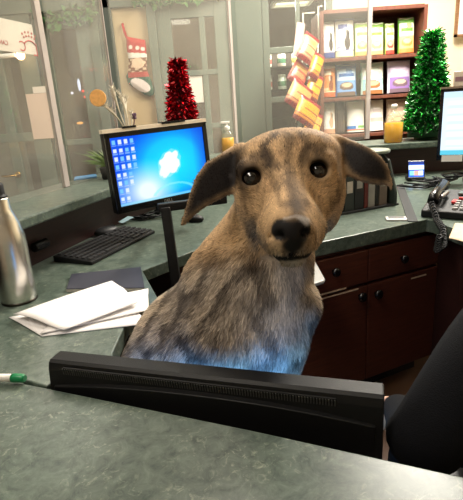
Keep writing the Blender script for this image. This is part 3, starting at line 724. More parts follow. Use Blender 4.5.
# shelf of jars seen through the window
ws = thing('product_shelf', 'dark shelf unit of white jars behind the sage window', 'shelf', (.70, 4.92, 0))
g = MB()
g.bm.free()
for z in (.35,.75,1.05,1.335,1.55): MB().box((0,.1,z),(.60,.22,.018)).build('shelf', BLK, ws)
g = MB(); g.box((-.31,.1,.85),(.02,.22,1.7)); g.box((.31,.1,.85),(.02,.22,1.7)); g.box((0,.215,.85),(.62,.01,1.7)); g.build('sides', mat('dark_brown_side', (56,44,38), .7), ws)
nm_c = ['first','second','third','fourth']
for rr, z in enumerate((1.345, 1.56)):
    for k in range(4):
        c = [(236,232,226),(222,226,214),(238,214,206),(240,238,234)][(k+rr) % 4]
        g = MB(); g.lathe([(.042,0),(.044,.005),(.044,.10),(.036,.118)], seg=20); g.mi = 1; g.lathe([(.045,.03),(.0452,.031),(.0452,.075),(.045,.076)], seg=20)
        j = thing('jar', '%s white jar from the pillar on the %s shelf behind the sage window' % (nm_c[k], 'middle' if rr == 0 else 'upper'), 'jar', (.48+.145*k, 4.98, z), 0, 'jars behind the sage window')
        g.build('body', [mat('jar_%d' % ((k+rr) % 4), c, .4), mat('jar_band_%d' % (k % 3), [(190,60,60),(60,110,80),(220,200,90)][k % 3], .5)], j)
        MB().lathe([(.038,.112),(.038,.14),(.03,.142)], seg=20).build('lid', WHITEP, j)

# ------------------------------------------------------------------ bookcase with bags of dog food
BX0, BX1, BY = .815, 1.665, 4.0
bc = thing('bookcase', 'brown wooden bookcase full of dog food bags against the back wall', 'bookcase', ((BX0+BX1)/2, BY+.19, 0))
bw = BX1-BX0
SZ = [.06,.33,.625,.925,1.225,1.53]
for sx in (-1,1): MB().box((sx*(bw/2-.014),0,.94),(.028,.38,1.88)).build('side_panel', SHELFW, bc, bevel=.002)
MB().box((0,0,1.872),(bw-.056,.38,.028)).build('top_board', SHELFW, bc, bevel=.002)
for z in SZ: MB().box((0,-.004,z-.013),(bw-.056,.365,.026)).build('shelf', SHELFW, bc, bevel=.002)
MB().box((0,.185,.94),(bw-.056,.008,1.86)).build('back_panel', mat('dark_back_panel', (92,58,46), .6), bc)

def food_bag(label, x, z, w, h, d, design, y=BY+.10, lean=6, grp='dog food bags in the bookcase'):
    t = thing('dog_food_bag', label, 'dog food bag', (x, y, z+.007), R(random.uniform(-5,5)), grp)
    def prof(u, v, s):
        e = math.sin(PI*clamp(u,0.0,1.0))**.45; pv = (1-(v**6))*(.55+.45*min(1, v*8)) if v < 1 else 0
        return s*d/2*e*(1-.75*clamp((v-.72)/.28))*(1 if v < .985 else .4)
    def pos(s):
        def f(u, v):
            uu = u if s < 0 else 1-u
            ww = w*(1-.03*math.sin(PI*v))
            return ((uu-.5)*ww, prof(uu, v, s)+.0, v*h*(1 if v < .9 else 1+.012*math.sin(9*uu)))
        return f
    paint_grid('front_panel', 26, 36, pos(-1), design, PRINT, t)
    paint_grid('back_panel', 10, 14, pos(1), lambda u, v: design(.04, v), PRINT, t)
    g = MB(); g.box((0,0,h*.994),(w*.97,.007,h*.03)); g.build('sealed_top', mat('seal_%d%d%d' % tuple(int(c) for c in design(.03,.99)), design(.03,.99), .4), t)
    t.rotation_euler = (R(-lean), 0, t.rotation_euler.z)
    return t
def dog_bag(base, band, dogc, accent, mir=False):
    def f(u, v):
        u = 1-u if mir else u
        c = base
        if v < .16: c = band
        if .16 <= v < .19: c = accent
        if v > .93: c = accent if accent != base else base
        # little dog: body, head, ear
        if math.hypot((u-.62)/.17, (v-.36)/.19) < 1: c = dogc
        if math.hypot((u-.58)/.13, (v-.60)/.10) < 1: c = mixc(dogc, (240,236,230), .0 if u > .56 else .75)
        if math.hypot((u-.70)/.05, (v-.58)/.09) < 1: c = mixc(dogc, (0,0,0), .4)
        if .72 < v < .85 and .12 < u < .62: c = accent
        if .22 < v < .30 and .06 < u < .40: c = mixc(base, accent, .7)
        return c
    return f
def bowl_bag(base, mid, low, accent):
    def f(u, v):
        c = base if v > .48 else mid
        if v < .12: c = low
        if .86 < v < .95: c = accent
        if math.hypot((u-.5)/.34, (v-.30)/.13) < 1: c = low
        if math.hypot((u-.5)/.26, (v-.34)/.07) < 1: c = mixc(low, (250,230,190), .6)
        if .60 < v < .72 and .14 < u < .86: c = accent
        if math.hypot((u-.62)/.16, (v-.78)/.10) < 1: c = mixc(accent, base, .4)
        if u < .04 or u > .96: c = accent
        return c
    return f
WB = (240,234,226); DK = (58,50,48)
row = [
 ('white bag with a dark dog, first from the treat bags on the top shelf', .905, 1.532, .105, 0.275, .07, dog_bag(WB, (60,70,120), DK, (210,204,200))),
 ('white bag with a dark dog and blue line, second on the top shelf', 1.035, 1.532, .15, 0.295, .075, dog_bag(WB, (226,214,170), DK, (96,104,150))),
 ('cream bag with orange foot, third on the top shelf behind the pale glass edge', 1.175, 1.532, .115, 0.255, .07, bowl_bag((242,234,214), (246,226,190), (232,150,90), (150,176,90))),
 ('white bag with peach foot and green rim, fourth on the top shelf', 1.295, 1.532, .12, 0.245, .07, bowl_bag((246,240,226), (246,214,170), (236,160,110), (120,160,70))),
 ('narrow cream bag with red foot, fifth on the top shelf', 1.405, 1.532, .08, 0.235, .06, bowl_bag((244,234,214), (240,190,150), (206,70,60), (140,170,80))),
 ('green edged cream bag with orange picture, last on the top shelf', 1.54, 1.532, .135, 0.27, .075, bowl_bag((240,232,206), (236,180,120), (224,130,70), (96,150,60))),
 ('orange bag, first on the middle shelf beside the treat bags', .907, 1.227, .110, 0.245, .08, dog_bag((214,130,66), (184,84,40), (120,60,30), (240,214,180))),
 ('light blue bag with dog picture, second on the middle shelf', 1.05, 1.227, .175, 0.252, .08, bowl_bag((196,216,236), (110,150,200), (96,76,66), (70,110,170))),
 ('white and teal bag with bowl picture, third on the middle shelf', 1.27, 1.227, .19, 0.252, .08, bowl_bag((244,240,230), (150,196,196), (150,100,60), (196,214,200))),
 ('lilac bag with grey dog, last on the middle shelf', 1.495, 1.227, .20, 0.252, .08, bowl_bag((206,188,214), (140,110,170), (110,90,100), (226,214,230))),
 ('white bag, first on the lower shelf beside the treat bags', .907, .927, .11, 0.252, .08, dog_bag(WB, (200,150,120), (196,160,130), (230,222,214))),
 ('narrow dark grey sack with vertical stripes, second on the lower shelf', 1.005, .927, .085, 0.252, .07, lambda u, v: (58,52,50) if int(u*9) % 2 else (92,82,78)),
 ('white bag with blue and green foot, third on the lower shelf', 1.135, .927, .15, 0.252, .08, lambda u, v: (60,120,190) if (.1 < v < .2 and u < .5) else ((110,170,80) if (.12 < v < .22 and u > .6) else ((214,120,90) if .05 < v < .09 else WB))),
 ('white bag with pale pink stripe, fourth on the lower shelf', 1.31, .927, .135, 0.252, .08, lambda u, v: (232,180,170) if .3 < v < .42 and .1 < u < .9 else ((206,196,190) if .6 < v < .72 and .2 < u < .8 else WB)),
 ('beige bag, last on the lower shelf behind the green tinsel tree', 1.49, .927, .18, 0.25, .08, bowl_bag((232,214,190), (222,198,170), (190,150,120), (206,180,160)))]
for lb, x, z, w, h_, d, ds in row: food_bag(lb, x, z, w, h_, d, ds)

# treat bags hanging on clip strips at the bookcase's side
for i, (xx, yy, zz) in enumerate(((.690, BY+.05, 1.88), (.792, BY-.05, 1.905))):
    g = MB(); g.tube([(0.09 if i == 0 else .03,0,.0),(0,0,0),(0,-.0,-.25)], .007, 8); 
    o = g.build('clip_strip_hook', mat('pale_clear_hook', (222,214,200), .3)); o.location = (xx,yy,zz)
    tag(o, ('pale clear hook standing off the bookcase side above the small pink packet', 'pale clear hook at the bookcase corner above the topmost treat bag')[i], 'hook', 'clip strip hooks')
st_ = MB(); st_.tube([(.69,BY+.05,1.64),(.655,BY+.0,1.4),(.60,BY-.04,1.05)], .004, 6); st_.tube([(.792,BY-.05,1.66),(.77,BY-.06,1.45),(.72,BY-.07,1.0)], .004, 6)
tag(st_.build('hanging_clip_strip', mat('clear_strip', (214,208,190), .3)), 'clear plastic clip strips holding the hanging treat bags', 'clip strip')
def treat_col(a, b_, c_):
    def f(u, v):
        if v < .17: return a if math.sin(u*70) > -.5 else mixc(a, (0,0,0), .4)
        if v > .86: return a
        if .24 < v < .28 or (.5 < v < .56 and u > .3): return mixc(a, (60,20,20), .3)
        if math.hypot((u-.5)/.32, (v-.42)/.17) < 1: return mixc(c_, b_, .5+.5*math.sin(u*40)*math.sin(v*50))
        if .62 < v < .78 and .15 < u < .85: return c_
        return mixc(b_, a, clamp(.9-2.2*v)*.5)
    return f
RD_, YL_, OR_ = (128,12,24), (216,142,22), (196,150,84)
tb = [((0.691, 3.86, 1.605), .135, .24, 24, (RD_,(206,168,120),OR_), 'topmost red and cream treat bag hanging under the bookcase corner hook'),
      ((0.615, 3.84, 1.421), .15, .20, 28, (RD_,(196,80,60),OR_), 'red treat bag hanging second from the top'),
      ((0.756, 3.88, 1.473), .10, .22, 20, (RD_,(222,160,40),YL_), 'narrow yellow treat bag beside the second red one'),
      ((0.735, 3.86, 1.311), .12, .24, 18, (RD_,(222,156,34),YL_), 'yellow treat bag hanging in the middle against the bookcase'),
      ((0.59, 3.7, 1.256), .19, .22, 26, (RD_,(196,150,90),OR_), 'wide tan and red treat bag sticking out furthest from the bookcase'),
      ((0.635, 3.62, 1.138), .19, .21, 24, (RD_,(220,150,36),YL_), 'yellow treat bag with wide red foot below the tan one'),
      ((0.72, 3.84, 1.029), .14, .22, 16, (RD_,(240,180,60),OR_), 'lowest yellow treat bag just above the dog\'s head')]
for c, w, h_, tilt, cs, lb in tb:
    t = thing('hanging_treat_bag', lb, 'treat bag', c, 0, 'hanging treat bags')
    def mk(s, w=w, h_=h_):
        def f(u, v):
            uu = u if s < 0 else 1-u
            return ((uu-.5)*w, s*.022*math.sin(PI*uu)**.5*(1-abs(2*v-1)**4), (v-.5)*h_)
        return f
    paint_grid('front_panel', 18, 22, mk(-1), treat_col(*cs), PRINT, t); paint_grid('back_panel', 8, 10, mk(1), lambda u, v: cs[0], PRINT, t)
    t.rotation_euler = (R(-20), R(tilt+10), R(14))
pk = thing('hanging_treat_bag', 'small pale pink packet hanging behind the treat bags from the far hook', 'treat bag', (0.649, 4.02, 1.685), 0, 'hanging treat bags')
paint_grid('front_panel', 8, 14, lambda u, v: ((u-.5)*.075, -.012*math.sin(PI*u), (v-.5)*.25), lambda u, v: (232,190,180) if v > .3 else (240,226,214), PRINT, pk)
paint_grid('back_panel', 8, 14, lambda u, v: ((.5-u)*.075, .012*math.sin(PI*u), (v-.5)*.25), lambda u, v: (120,160,140), PRINT, pk)
pk.rotation_euler = (0, R(10), R(20))

# framed picture
pf = thing('picture_frame', 'thin brown framed white print on the cream wall above the right monitor', 'picture', (2.34, 4.42, 1.98))
g = MB(); 
for (cx, cz, sx, sz) in ((-.245,0,.02,.62),(.245,0,.02,.62),(0,.30,.51,.02),(0,-.30,.51,.02)): g.box((cx,.0,cz),(sx,.03,sz))
g.build('frame', wood('frame_wood', (120,84,54), (150,110,74)), pf)
MB().box((0,.006,0),(.48,.008,.59)).build('mat_board', PAPER, pf)
g = MB(); g.box((0,.001,.03),(.26,.004,.34)); g.build('print', mat('pale_print', (214,206,196), .6, var=.15, scale=9), pf)

# ------------------------------------------------------------------ right desk things
DXY = (0.464, 1.89, 0.74)
og = thing('binder_rack', 'dark binder rack with rounded top standing on the corner desk behind the dog\'s ear', 'binder rack', (.44,1.93,.7405), R(24))
g = MB(); g.box((.16,.085,.004),(.40,.20,.008)); g.box((.16,.185,.11),(.40,.008,.22)); g.build('tray', DKG, og)
g = MB(); pr_ = [(0,-.02),(0,.19),(.0,.19)]
g.plate([(.345,-.02,.0),(.345,-.02,.06),(.345,.03,.20),(.345,.07,.225),(.345,.14,.23),(.345,.19,.21),(.345,.19,.0)], .014); g.build('end_panel', mat('dark_green_plastic', (44,52,46), .5), og, bevel=.004)
g = MB(); g.plate([(-.04,-.02,.0),(-.04,-.02,.06),(-.04,.03,.20),(-.04,.07,.225),(-.04,.14,.23),(-.04,.19,.21),(-.04,.19,.0)], .014); g.build('end_panel', mat('dark_green_plastic', (44,52,46), .5), og, bevel=.004)
g = MB(); g.lathe([(.075,.0),(.078,.004),(.078,.012),(.072,.016)], (.30,.10,.232), 28); g.build('rounded_cap', mat('grey_green_cap', (126,134,118), .45), og)
bcol = [((150,44,30),'thin red binder'), ((24,24,26),'black binder beside the red one'), ((40,46,44),'dark grey-green binder'), ((30,30,33),'charcoal binder'), ((96,34,30),'thin maroon folder'), ((146,142,136),'pale grey folder'), ((20,20,22),'black folder'), ((112,98,88),'taupe folder')]
x = -.022
for i, (c, l_) in enumerate(bcol):
    w = [.034,.052,.050,.050,.020,.036,.020,.044][i]
    a_ = og.matrix_basis @ Vector((x+w/2, .085, .0085)); 
    t = thing('binder', l_+' standing in the dark rack behind the dog\'s ear', 'binder', a_, R(24), 'binders in the rack')
    hh = .195-.012*(i % 3)
    g = MB(); g.box((-w/2+.0015,0,hh/2),(.003,.16,hh)); g.box((w/2-.0025,0,hh/2),(.003,.16,hh)); g.box((-.0005,-.081,hh/2),(w-.001,.003,hh)); g.build('cover', mat('binder_%d' % i, c, .5), t)
    MB().box((-.0005,.004,hh/2),(w-.009,.145,hh-.014)).build('pages', mat('binder_pages', (206,200,188), .8), t)
    if w > .03:
        MB().box((0,-.0832,hh*.6),(w*.6,.001,.05)).build('spine_label', mat('spine_label_%d' % (i % 2), [(190,180,168),(150,146,140)][i % 2], .7), t)
    x += w+.003
mt_ = MB(); mt_.prism([(0.928, 2.524, 0.74)[:2], (0.984, 2.57, 0.74)[:2], (0.735, 1.747, 0.74)[:2], (0.699, 1.757, 0.74)[:2]], .7405, .7435)  # thin flat black wedge added on the worktop
tag(mt_.build('black_wedge', mat('wedge_black', (20,22,22), .7)), 'flat black wedge lying on the corner desk beside the binder rack', 'desk mat')
cp_ = thing('calculator', 'small pale card-sized calculator lying on the corner desk by the binders', 'calculator', (0.67, 1.805, 0.74), R(-14))
MB().box((0,0,.004),(.080,.052,.008)).build('body', mat('pale_grey_body', (196,192,186), .4), cp_, bevel=.003)
MB().box((0,.004,.0085),(.060,.032,.0012)).build('face', mat('grey_face', (120,120,122), .3), cp_)
ct = thing('card_terminal', 'small payment terminal with a lit blue and white screen on the corner desk', 'card terminal', (1.086, 2.65, 0.741), R(-14))
g = MB(); g.box((0,.02,.012),(.10,.11,.024)); g.build('base', BLK, ct, bevel=.008)
tm = Matrix.Rotation(R(-22),3,'X')
g = MB(); g.box((0,.0,.062),(.094,.016,.105), rot=tm); g.build('body', BLKG, ct, bevel=.006)
def tcol(u, v):
    if v > .82: return (30,50,120)
    if .46 < v < .76: return (200,222,255)
    if .12 < v < .38 and .08 < u < .92: return [(120,190,240),(240,150,130),(235,240,250)][min(2, int((u-.08)/.28))]
    return (40,90,200)
paint_grid('screen', 24, 24, lambda u, v: tuple(Vector((0,0,.062))+tm @ Vector(((u-.5)*.082, -.0088, (v-.5)*.088))), tcol, attr_mat('terminal_screen', .2, estr=1.6), ct)

ph = thing('desk_phone', 'black desk phone with red and grey keys on the corner desk wing', 'phone', (.945,1.84,.7405), R(-36))
g = MB(); g.prism([(-.125,-.12),(.135,-.12),(.135,.12),(-.125,.12)], 0, .022)
for v in g.bm.verts:
    if v.co.z > .01: v.co.z = .03+.045*(v.co.y+.12)/.24
g.build('body', BLK, ph, bevel=.006)
zz = lambda y: .03+.045*(y+.12)/.24
g = MB(); g.tube([(-.085,-.105,.062),(-.087,-.08,.082),(-.088,0,.092),(-.087,.08,.105),(-.085,.105,.092)], [.022,.020,.017,.020,.023], 12); g.build('handset', BLKG, ph)
g = MB(); g.box((-.060,-.01,.078),(.012,.10,.012)); g.build('handset_strip', mat('silver_strip', (170,166,158), .3, metal=.6), ph, bevel=.003)
g = MB()
for i in range(4):
    for j in range(4): yv = -.09+.024*j; g.box((-.005+.026*i, yv, zz(yv)+.003),(.018,.015,.008))
g.build('keypad', mat('grey_keys', (150,148,146), .5), ph)
g = MB()
for i in range(3): yv = .015; g.box((.0+.034*i, yv, zz(yv)+.003),(.022,.013,.008))
g.box((-.02,-.02,zz(-.02)+.003),(.016,.05,.008)); g.build('red_keys', mat('red_keys', (190,40,34), .5), ph)
g = MB(); g.box((.045,.075,zz(.075)+.003),(.13,.05,.006)); g.build('display', mat('lcd_grey', (96,104,92), .25), ph)
g = MB(); pts = []
bpy.context.view_layer.update(); pinv = Matrix.LocRotScale(ph.location, ph.rotation_euler, None).inverted()
way = [Vector(p) for p in ((ph.matrix_basis @ Vector((-.085,-.125,.060))), (0.794, 1.714, 0.752), (0.775, 1.62, 0.742), (0.764, 1.58, 0.694), (0.742, 1.585, 0.675), (0.756, 1.6, 0.723))]
for k in range(170):
    t = k/169*(len(way)-1); i0 = min(int(t), len(way)-2); base = pinv @ way[i0].lerp(way[i0+1], t-i0)
    pts.append(base+Vector((.011*math.cos(k*1.15), .011*math.sin(k*1.15)*.6, .009*math.sin(k*1.15))))
g.tube(pts, .004, 5); g.build('coiled_cord', BLK, ph)
pp = [((0.744, 1.508, 0.742)[:2]), ((0.775, 1.428, 0.742)[:2]), ((0.914, 1.628, 0.742)[:2]), ((0.853, 1.69, 0.742)[:2])]
sheet('paper_sheet', 'tan paper lying on the desk wing in front of the phone', pp, .7408, lambda u, v: .002*math.sin(3*u), m=mat('tan_paper', (206,180,150), .75))
g = MB()
for k in range(7):
    a = Vector((.99+.045*k, 2.40+.02*(k % 3), .746)); g.tube([a+Vector((.09*math.sin(t*1.1+k), .05*math.cos(t*1.5+k*1.7), .005+.008*k+.01*math.sin(t+k)**2)) for t in range(8)], .0045, 6)
tag(g.build('cable_bundle', BLK), 'tangle of black cables behind the desk phone', 'cables')

# right monitor, angled
rm = thing('monitor', 'monitor with a pale blue page on its screen behind the desk phone', 'monitor', (1.131, 2.5, 0.85), R(-24))
MB().box((.26,.022,.20),(.52,.032,.36)).build('casing', BLK, rm, bevel=.004)
g = MB()
for (cx, cz, sx, sz) in ((.26,.374,.52,.014),(.26,.034,.52,.028),(.008,.20,.016,.36),(.512,.20,.016,.36)): g.box((cx,0,cz),(sx,.014,sz))
g.build('bezel', BLKG, rm, bevel=.002)
def page(u, v):
    if v < .07: return (90,190,214)
    if v > .90: return (196,222,242)
    if .05 < u < .95 and .1 < v < .86:
        return (226,240,250) if int(v*24) % 3 else (206,226,244)
    return (214,234,250)
paint_grid('screen', 30, 60, lambda u, v: (.016+u*.488, -.001, .048+v*.318), page, attr_mat('page_emission', .2, estr=1.0), rm)
MB().box((.075,-.0085,.030),(.10,.001,.034)).build('sticker', PAPER, rm)
MB().box((.26,.01,.386),(.53,.05,.010)).build('top_strip', mat('taupe_strip', (140,120,104), .6), rm)
zb = rm.location.z
g = MB(); g.box((.26,.06,(.20-(zb-.7415))/2),(.07,.03,.20+(zb-.7415))); g.build('neck', BLK, rm, bevel=.004)
g = MB(); g.box((.26,.05,-(zb-.7415)+.008),(.24,.18,.016)); g.build('foot', BLK, rm, bevel=.006)
bx = thing('small_box', 'beige and mauve small box on top of the right monitor', 'box', rm.matrix_basis @ Vector((.105,.01,.3915)), R(-24))
MB().box((0,0,.035),(.10,.045,.07)).build('carton', mat('beige_carton', (224,206,186), .6), bx, bevel=.002)
MB().box((0,-.0232,.033),(.085,.001,.022)).build('label_band', mat('mauve_band', (150,112,120), .6), bx)

# ------------------------------------------------------------------ the dog
# modelled as a smooth blend of rounded volumes, meshed once into one continuous body
DORG = Vector([0.09416, 0.7607, 1.10664])
def V3(p): return np.array(p, dtype=np.float32)
def cap_sdf(P, a, b, ra, rb):
    a = V3(a); b = V3(b); ab = b-a; L2 = float(ab@ab)
    t = np.clip(((P-a)@ab)/L2, 0, 1)
    return np.linalg.norm(P-a-t[...,None]*ab, axis=-1) - (ra+(rb-ra)*t)
def ell_sdf(P, c, r, q=None):
    d = P-V3(c)
    if q is not None: d = d@np.array(q, dtype=np.float32)
    r = V3(r); k0 = np.linalg.norm(d/r, axis=-1); k1 = np.linalg.norm(d/(r*r), axis=-1)
    return k0*(k0-1)/np.maximum(k1, 1e-6)
def smin(a, b, k):
    h = np.maximum(k-np.abs(a-b), 0)/k
    return np.minimum(a, b)-h*h*k*.25
def rotz(a): c, s = math.cos(R(a)), math.sin(R(a)); return ((c,-s,0),(s,c,0),(0,0,1))
HEAD = [  # kind, args, blend
 ('ell', ((0.0169, 0.0221, -0.085), (.096,.068,.085), rotz(6)), .02),
 ('ell', ((0.0175, 0.0438, -0.075), (.088,.038,.060), rotz(5)), .03),
 ('cap', ((-0.0341, 0.0262, -0.03), (0.0512, 0.0348, -0.03), .030, .030), .03),
 ('cap', ((-0.0335, -0.0306, -0.04), (-0.0044, -0.0777, -0.005), .044, .033), .03),
 ('cap', ((0.0616, -0.0203, -0.04), (0.0303, -0.0744, -0.005), .043, .033), .03),
 ('ell', ((-0.0375, -0.045, -0.09), (.036,.060,.06)), .03),
 ('ell', ((0.0836, -0.0321, -0.09), (.032,.060,.06)), .03),
 ('cap', ((0.0067, -0.0068, -0.015), (0.0006, -0.0889, 0.085), .036, .027), .03),
 ('cap', ((-0.0128, -0.0807, 0.045), (-0.0124, -0.106, 0.07), .027, .023), .025),
 ('cap', ((0.0242, -0.0776, 0.045), (0.0174, -0.1031, 0.07), .027, .023), .025),
 ('cap', ((0.008, -0.1078, 0.015), (0.0053, -0.1254, 0.06), .040, .023), .025),
 ('cap', ((-0.021, -0.095, 0.015), (-0.0128, -0.1178, 0.045), .022, .016), .02),
 ('cap', ((0.0417, -0.0901, 0.015), (0.0258, -0.1147, 0.045), .022, .016), .02),
 ('ell', ((0.0002, -0.0978, 0.088), (.0235,.0195,.020), rotz(4)), .010),
]
BODY = [
 ('cap', ((0.012, -0.0365, -0.14), (-0.0289, -0.1741, -0.17), .070, .098), .05),
 ('cap', ((-0.0667, -0.1937, -0.19), (-0.2147, -0.409, -0.24), .093, .114), .06),
 ('cap', ((-0.0256, -0.0802, -0.16), (-0.0852, -0.1916, -0.19), .066, .088), .05),
 ('ell', ((-0.0486, -0.2863, -0.18), (.098,.13,.10), rotz(-10)), .06),
 ('cap', ((0.0081, -0.1589, -0.14), (-0.0036, -0.2892, -0.14), .050, .050), .04),
 ('ell', ((0.0501, -0.2283, -0.135), (.034,.042,.05), rotz(8)), .016),
 ('cap', ((-0.0269, -0.1239, -0.14), (-0.1053, -0.2605, -0.17), .050, .055), .05),
 ('cap', ((0.0091, -0.2766, -0.143), (0.005, -0.4417, -0.2204), .052, .040), .04),
 ('cap', ((0.005, -0.4417, -0.2204), (0.0139, -0.5768, -0.2731), .038, .028), .03),
 ('ell', ((0.0148, -0.5909, -0.2513), (.036,.030,.05)), .03),
 ('cap', ((-0.1054, -0.2887, -0.1287), (-0.1, -0.4456, -0.23), .058, .042), .04),
 ('cap', ((-0.1, -0.4456, -0.23), (-0.0861, -0.5805, -0.2826), .039, .029), .03),
 ('ell', ((-0.0851, -0.5946, -0.2609), (.036,.030,.05)), .03),
 ('cap', ((-0.1727, -0.3309, -0.2766), (-0.2343, -0.4606, -0.3785), .12, .115), .06),
 ('ell', ((-0.2818, -0.5008, -0.3272), (.085,.12,.11)), .05),
 ('cap', ((-0.2593, -0.5369, -0.3074), (-0.1789, -0.5412, -0.3104), .075, .055), .04),
 ('cap', ((-0.1773, -0.565, -0.3179), (-0.1655, -0.5916, -0.274), .034, .028), .03),
 ('cap', ((-0.1427, -0.4816, -0.4602), (-0.0395, -0.5267, -0.3611), .075, .055), .04),
 ('cap', ((-0.2911, -0.5105, -0.4662), (-0.388, -0.5611, -0.459), .030, .020), .03),
 ('cap', ((-0.388, -0.5611, -0.459), (-0.4375, -0.5704, -0.4399), .019, .008), .02),
]
EARS = [  # outline in the face plane, depth of inner and outer end, thickness, cartilage fold
 ([(-0.0602, 0.0625, -0.07), (-0.0781, 0.0607, -0.07), (-0.1032, 0.0482, -0.07), (-0.1319, 0.0284, -0.07), (-0.1498, 0.0016, -0.07), (-0.1606, -0.0307, -0.07), (-0.1695, -0.063, -0.07), (-0.1749, -0.0809, -0.07), (-0.1677, -0.0845, -0.07), (-0.1498, -0.0648, -0.07), (-0.1283, -0.0486, -0.07), (-0.105, -0.0361, -0.07), (-0.0871, -0.0271, -0.07), (-0.0727, -0.0164, -0.07), (-0.0602, 0.0051, -0.07)], (-0.0636, 0.0294, -0.075), (-0.1648, -0.0462, -0.04), .0085),
 ([(0.0922, 0.0786, -0.07), (0.1101, 0.0804, -0.07), (0.1334, 0.0697, -0.07), (0.1567, 0.0535, -0.07), (0.1747, 0.0356, -0.07), (0.1872, 0.0159, -0.07), (0.1908, -0.0092, -0.07), (0.189, -0.0271, -0.07), (0.1818, -0.0128, -0.07), (0.1657, -0.0128, -0.07), (0.1478, -0.0092, -0.07), (0.1316, -0.0038, -0.07), (0.1173, 0.0069, -0.07), (0.1101, 0.0231, -0.07), (0.1012, 0.041, -0.07)], (0.1023, 0.0474, -0.075), (0.179, -0.003, -0.04), .0085),
]
FOLD = [('cap', ((-0.0707, 0.0567, -0.085), (-0.1287, 0.0263, -0.078), .014, .008), .012), ('cap', ((0.1009, 0.0732, -0.085), (0.1609, 0.0498, -0.078), .014, .008), .012)]
def poly_sdf2(X, Y, poly):
    P = [(p[0], p[1]) for p in poly]; n = len(P); d = np.full(X.shape, 1e9, np.float32); sgn = np.ones(X.shape, np.float32)
    for i in range(n):
        ax, ay = P[i]; bx_, by_ = P[(i+1) % n]; ex, ey = bx_-ax, by_-ay; wx, wy = X-ax, Y-ay
        t = np.clip((wx*ex+wy*ey)/(ex*ex+ey*ey), 0, 1); d = np.minimum(d, (wx-ex*t)**2+(wy-ey*t)**2)
        c1 = Y >= ay; c2 = Y < by_; c3 = ex*wy > ey*wx
        sgn = np.where((c1 & c2 & c3) | (~c1 & ~c2 & ~c3), -sgn, sgn)
    return sgn*np.sqrt(d)
EYES = [(-0.0528, -0.0047, -0.012), (0.0564, 0.007, -0.012)]
def run(P, f, parts):
    for kind, args, k in parts:
        # work only near the part
        if kind == 'cap':
            a, b, ra, rb = args; lo = np.minimum(V3(a), V3(b))-max(ra,rb)-k-.02; hi = np.maximum(V3(a), V3(b))+max(ra,rb)+k+.02
        else:
            c = args[0]; m_ = max(args[1]); lo = V3(c)-m_-k-.02; hi = V3(c)+m_+k+.02
        sl = tuple(slice(max(0, int((lo[i]-LO[i])/HS)), max(1, min(DIM[i], int((hi[i]-LO[i])/HS)+2))) for i in range(3))
        sub = P[sl]; v = cap_sdf(sub, *args) if kind == 'cap' else ell_sdf(sub, *args)
        f[sl] = smin(f[sl], v.astype(np.float32), k)
HS = .0038
LO = np.array([-.50,-.70,-.62], np.float32); HI = np.array([.215,.125,.16], np.float32)
DIM = [int((HI[i]-LO[i])/HS)+1 for i in range(3)]
ax = [LO[i]+HS*np.arange(DIM[i], dtype=np.float32) for i in range(3)]
GP = np.stack(np.meshgrid(*ax, indexing='ij'), -1)
Fd = np.full(DIM, .15, np.float32)
run(GP, Fd, BODY)
Hd = np.full(DIM, .15, np.float32); run(GP, Hd, HEAD)
Fd = smin(Fd, Hd, .03); del Hd
for (pl, ci, co, th) in EARS:
    xs = [p[0] for p in pl]; ys = [p[1] for p in pl]
    sl = tuple(slice(int((lo-LO[i])/HS), min(DIM[i], int((hi-LO[i])/HS)+2)) for i, (lo, hi) in enumerate(((min(xs)-.05, max(xs)+.05), (min(ys)-.05, max(ys)+.05), (-.16, .10))))
    sub = GP[sl]; X_, Y_, Z_ = sub[...,0], sub[...,1], sub[...,2]
    d2 = poly_sdf2(X_, Y_, pl)
    e = V3(co)-V3(ci); t = np.clip(((X_-ci[0])*e[0]+(Y_-ci[1])*e[1])/(e[0]**2+e[1]**2), -.3, 1.3)
    zc = ci[2]+(co[2]-ci[2])*t+.012*np.sin(np.clip(t,0,1)*PI)-.05*(d2 > -1)*np.clip(d2+.022, 0, 1)
    th_ = th*(1.15-.35*np.clip(t,0,1)); dz = np.abs(Z_-zc)-th_*.5
    q = np.stack([d2+.004, dz], 0); v = np.minimum(np.maximum(q[0], q[1]), 0)+np.linalg.norm(np.maximum(q, 0), axis=0)-.003
    Fd[sl] = smin(Fd[sl], v.astype(np.float32), .010)
run(GP, Fd, FOLD)
ER = .0172
for e in EYES:  # sockets with lids
    sl = tuple(slice(int((e[i]-.06-LO[i])/HS), int((e[i]+.06-LO[i])/HS)) for i in range(3)); sub = GP[sl]
    lid = np.linalg.norm(sub-V3(e), axis=-1)-(ER+.0030)
    Fd[sl] = smin(Fd[sl], lid.astype(np.float32), .022)
    brow = cap_sdf(sub, (e[0]-.016,e[1]+.017,e[2]+.006), (e[0]+.016,e[1]+.017,e[2]+.006), .0075, .0075)
    Fd[sl] = smin(Fd[sl], brow.astype(np.float32), .018)
    dd = sub-V3(e); ta = .12*np.sign(e[0]); ex_ = dd[...,0]*math.cos(ta)-dd[...,1]*math.sin(ta); ey_ = dd[...,0]*math.sin(ta)+dd[...,1]*math.cos(ta)
    s_ = (np.sqrt((ex_/.0160)**2+(ey_/.0134)**2)-1)*.0134
    s_ = np.maximum(s_, -(dd[...,2]-.000))
    k = .004; a_, b_ = Fd[sl], -s_; h_ = np.maximum(k-np.abs(a_-b_), 0)/k
    Fd[sl] = np.maximum(a_, b_)+h_*h_*k*.25
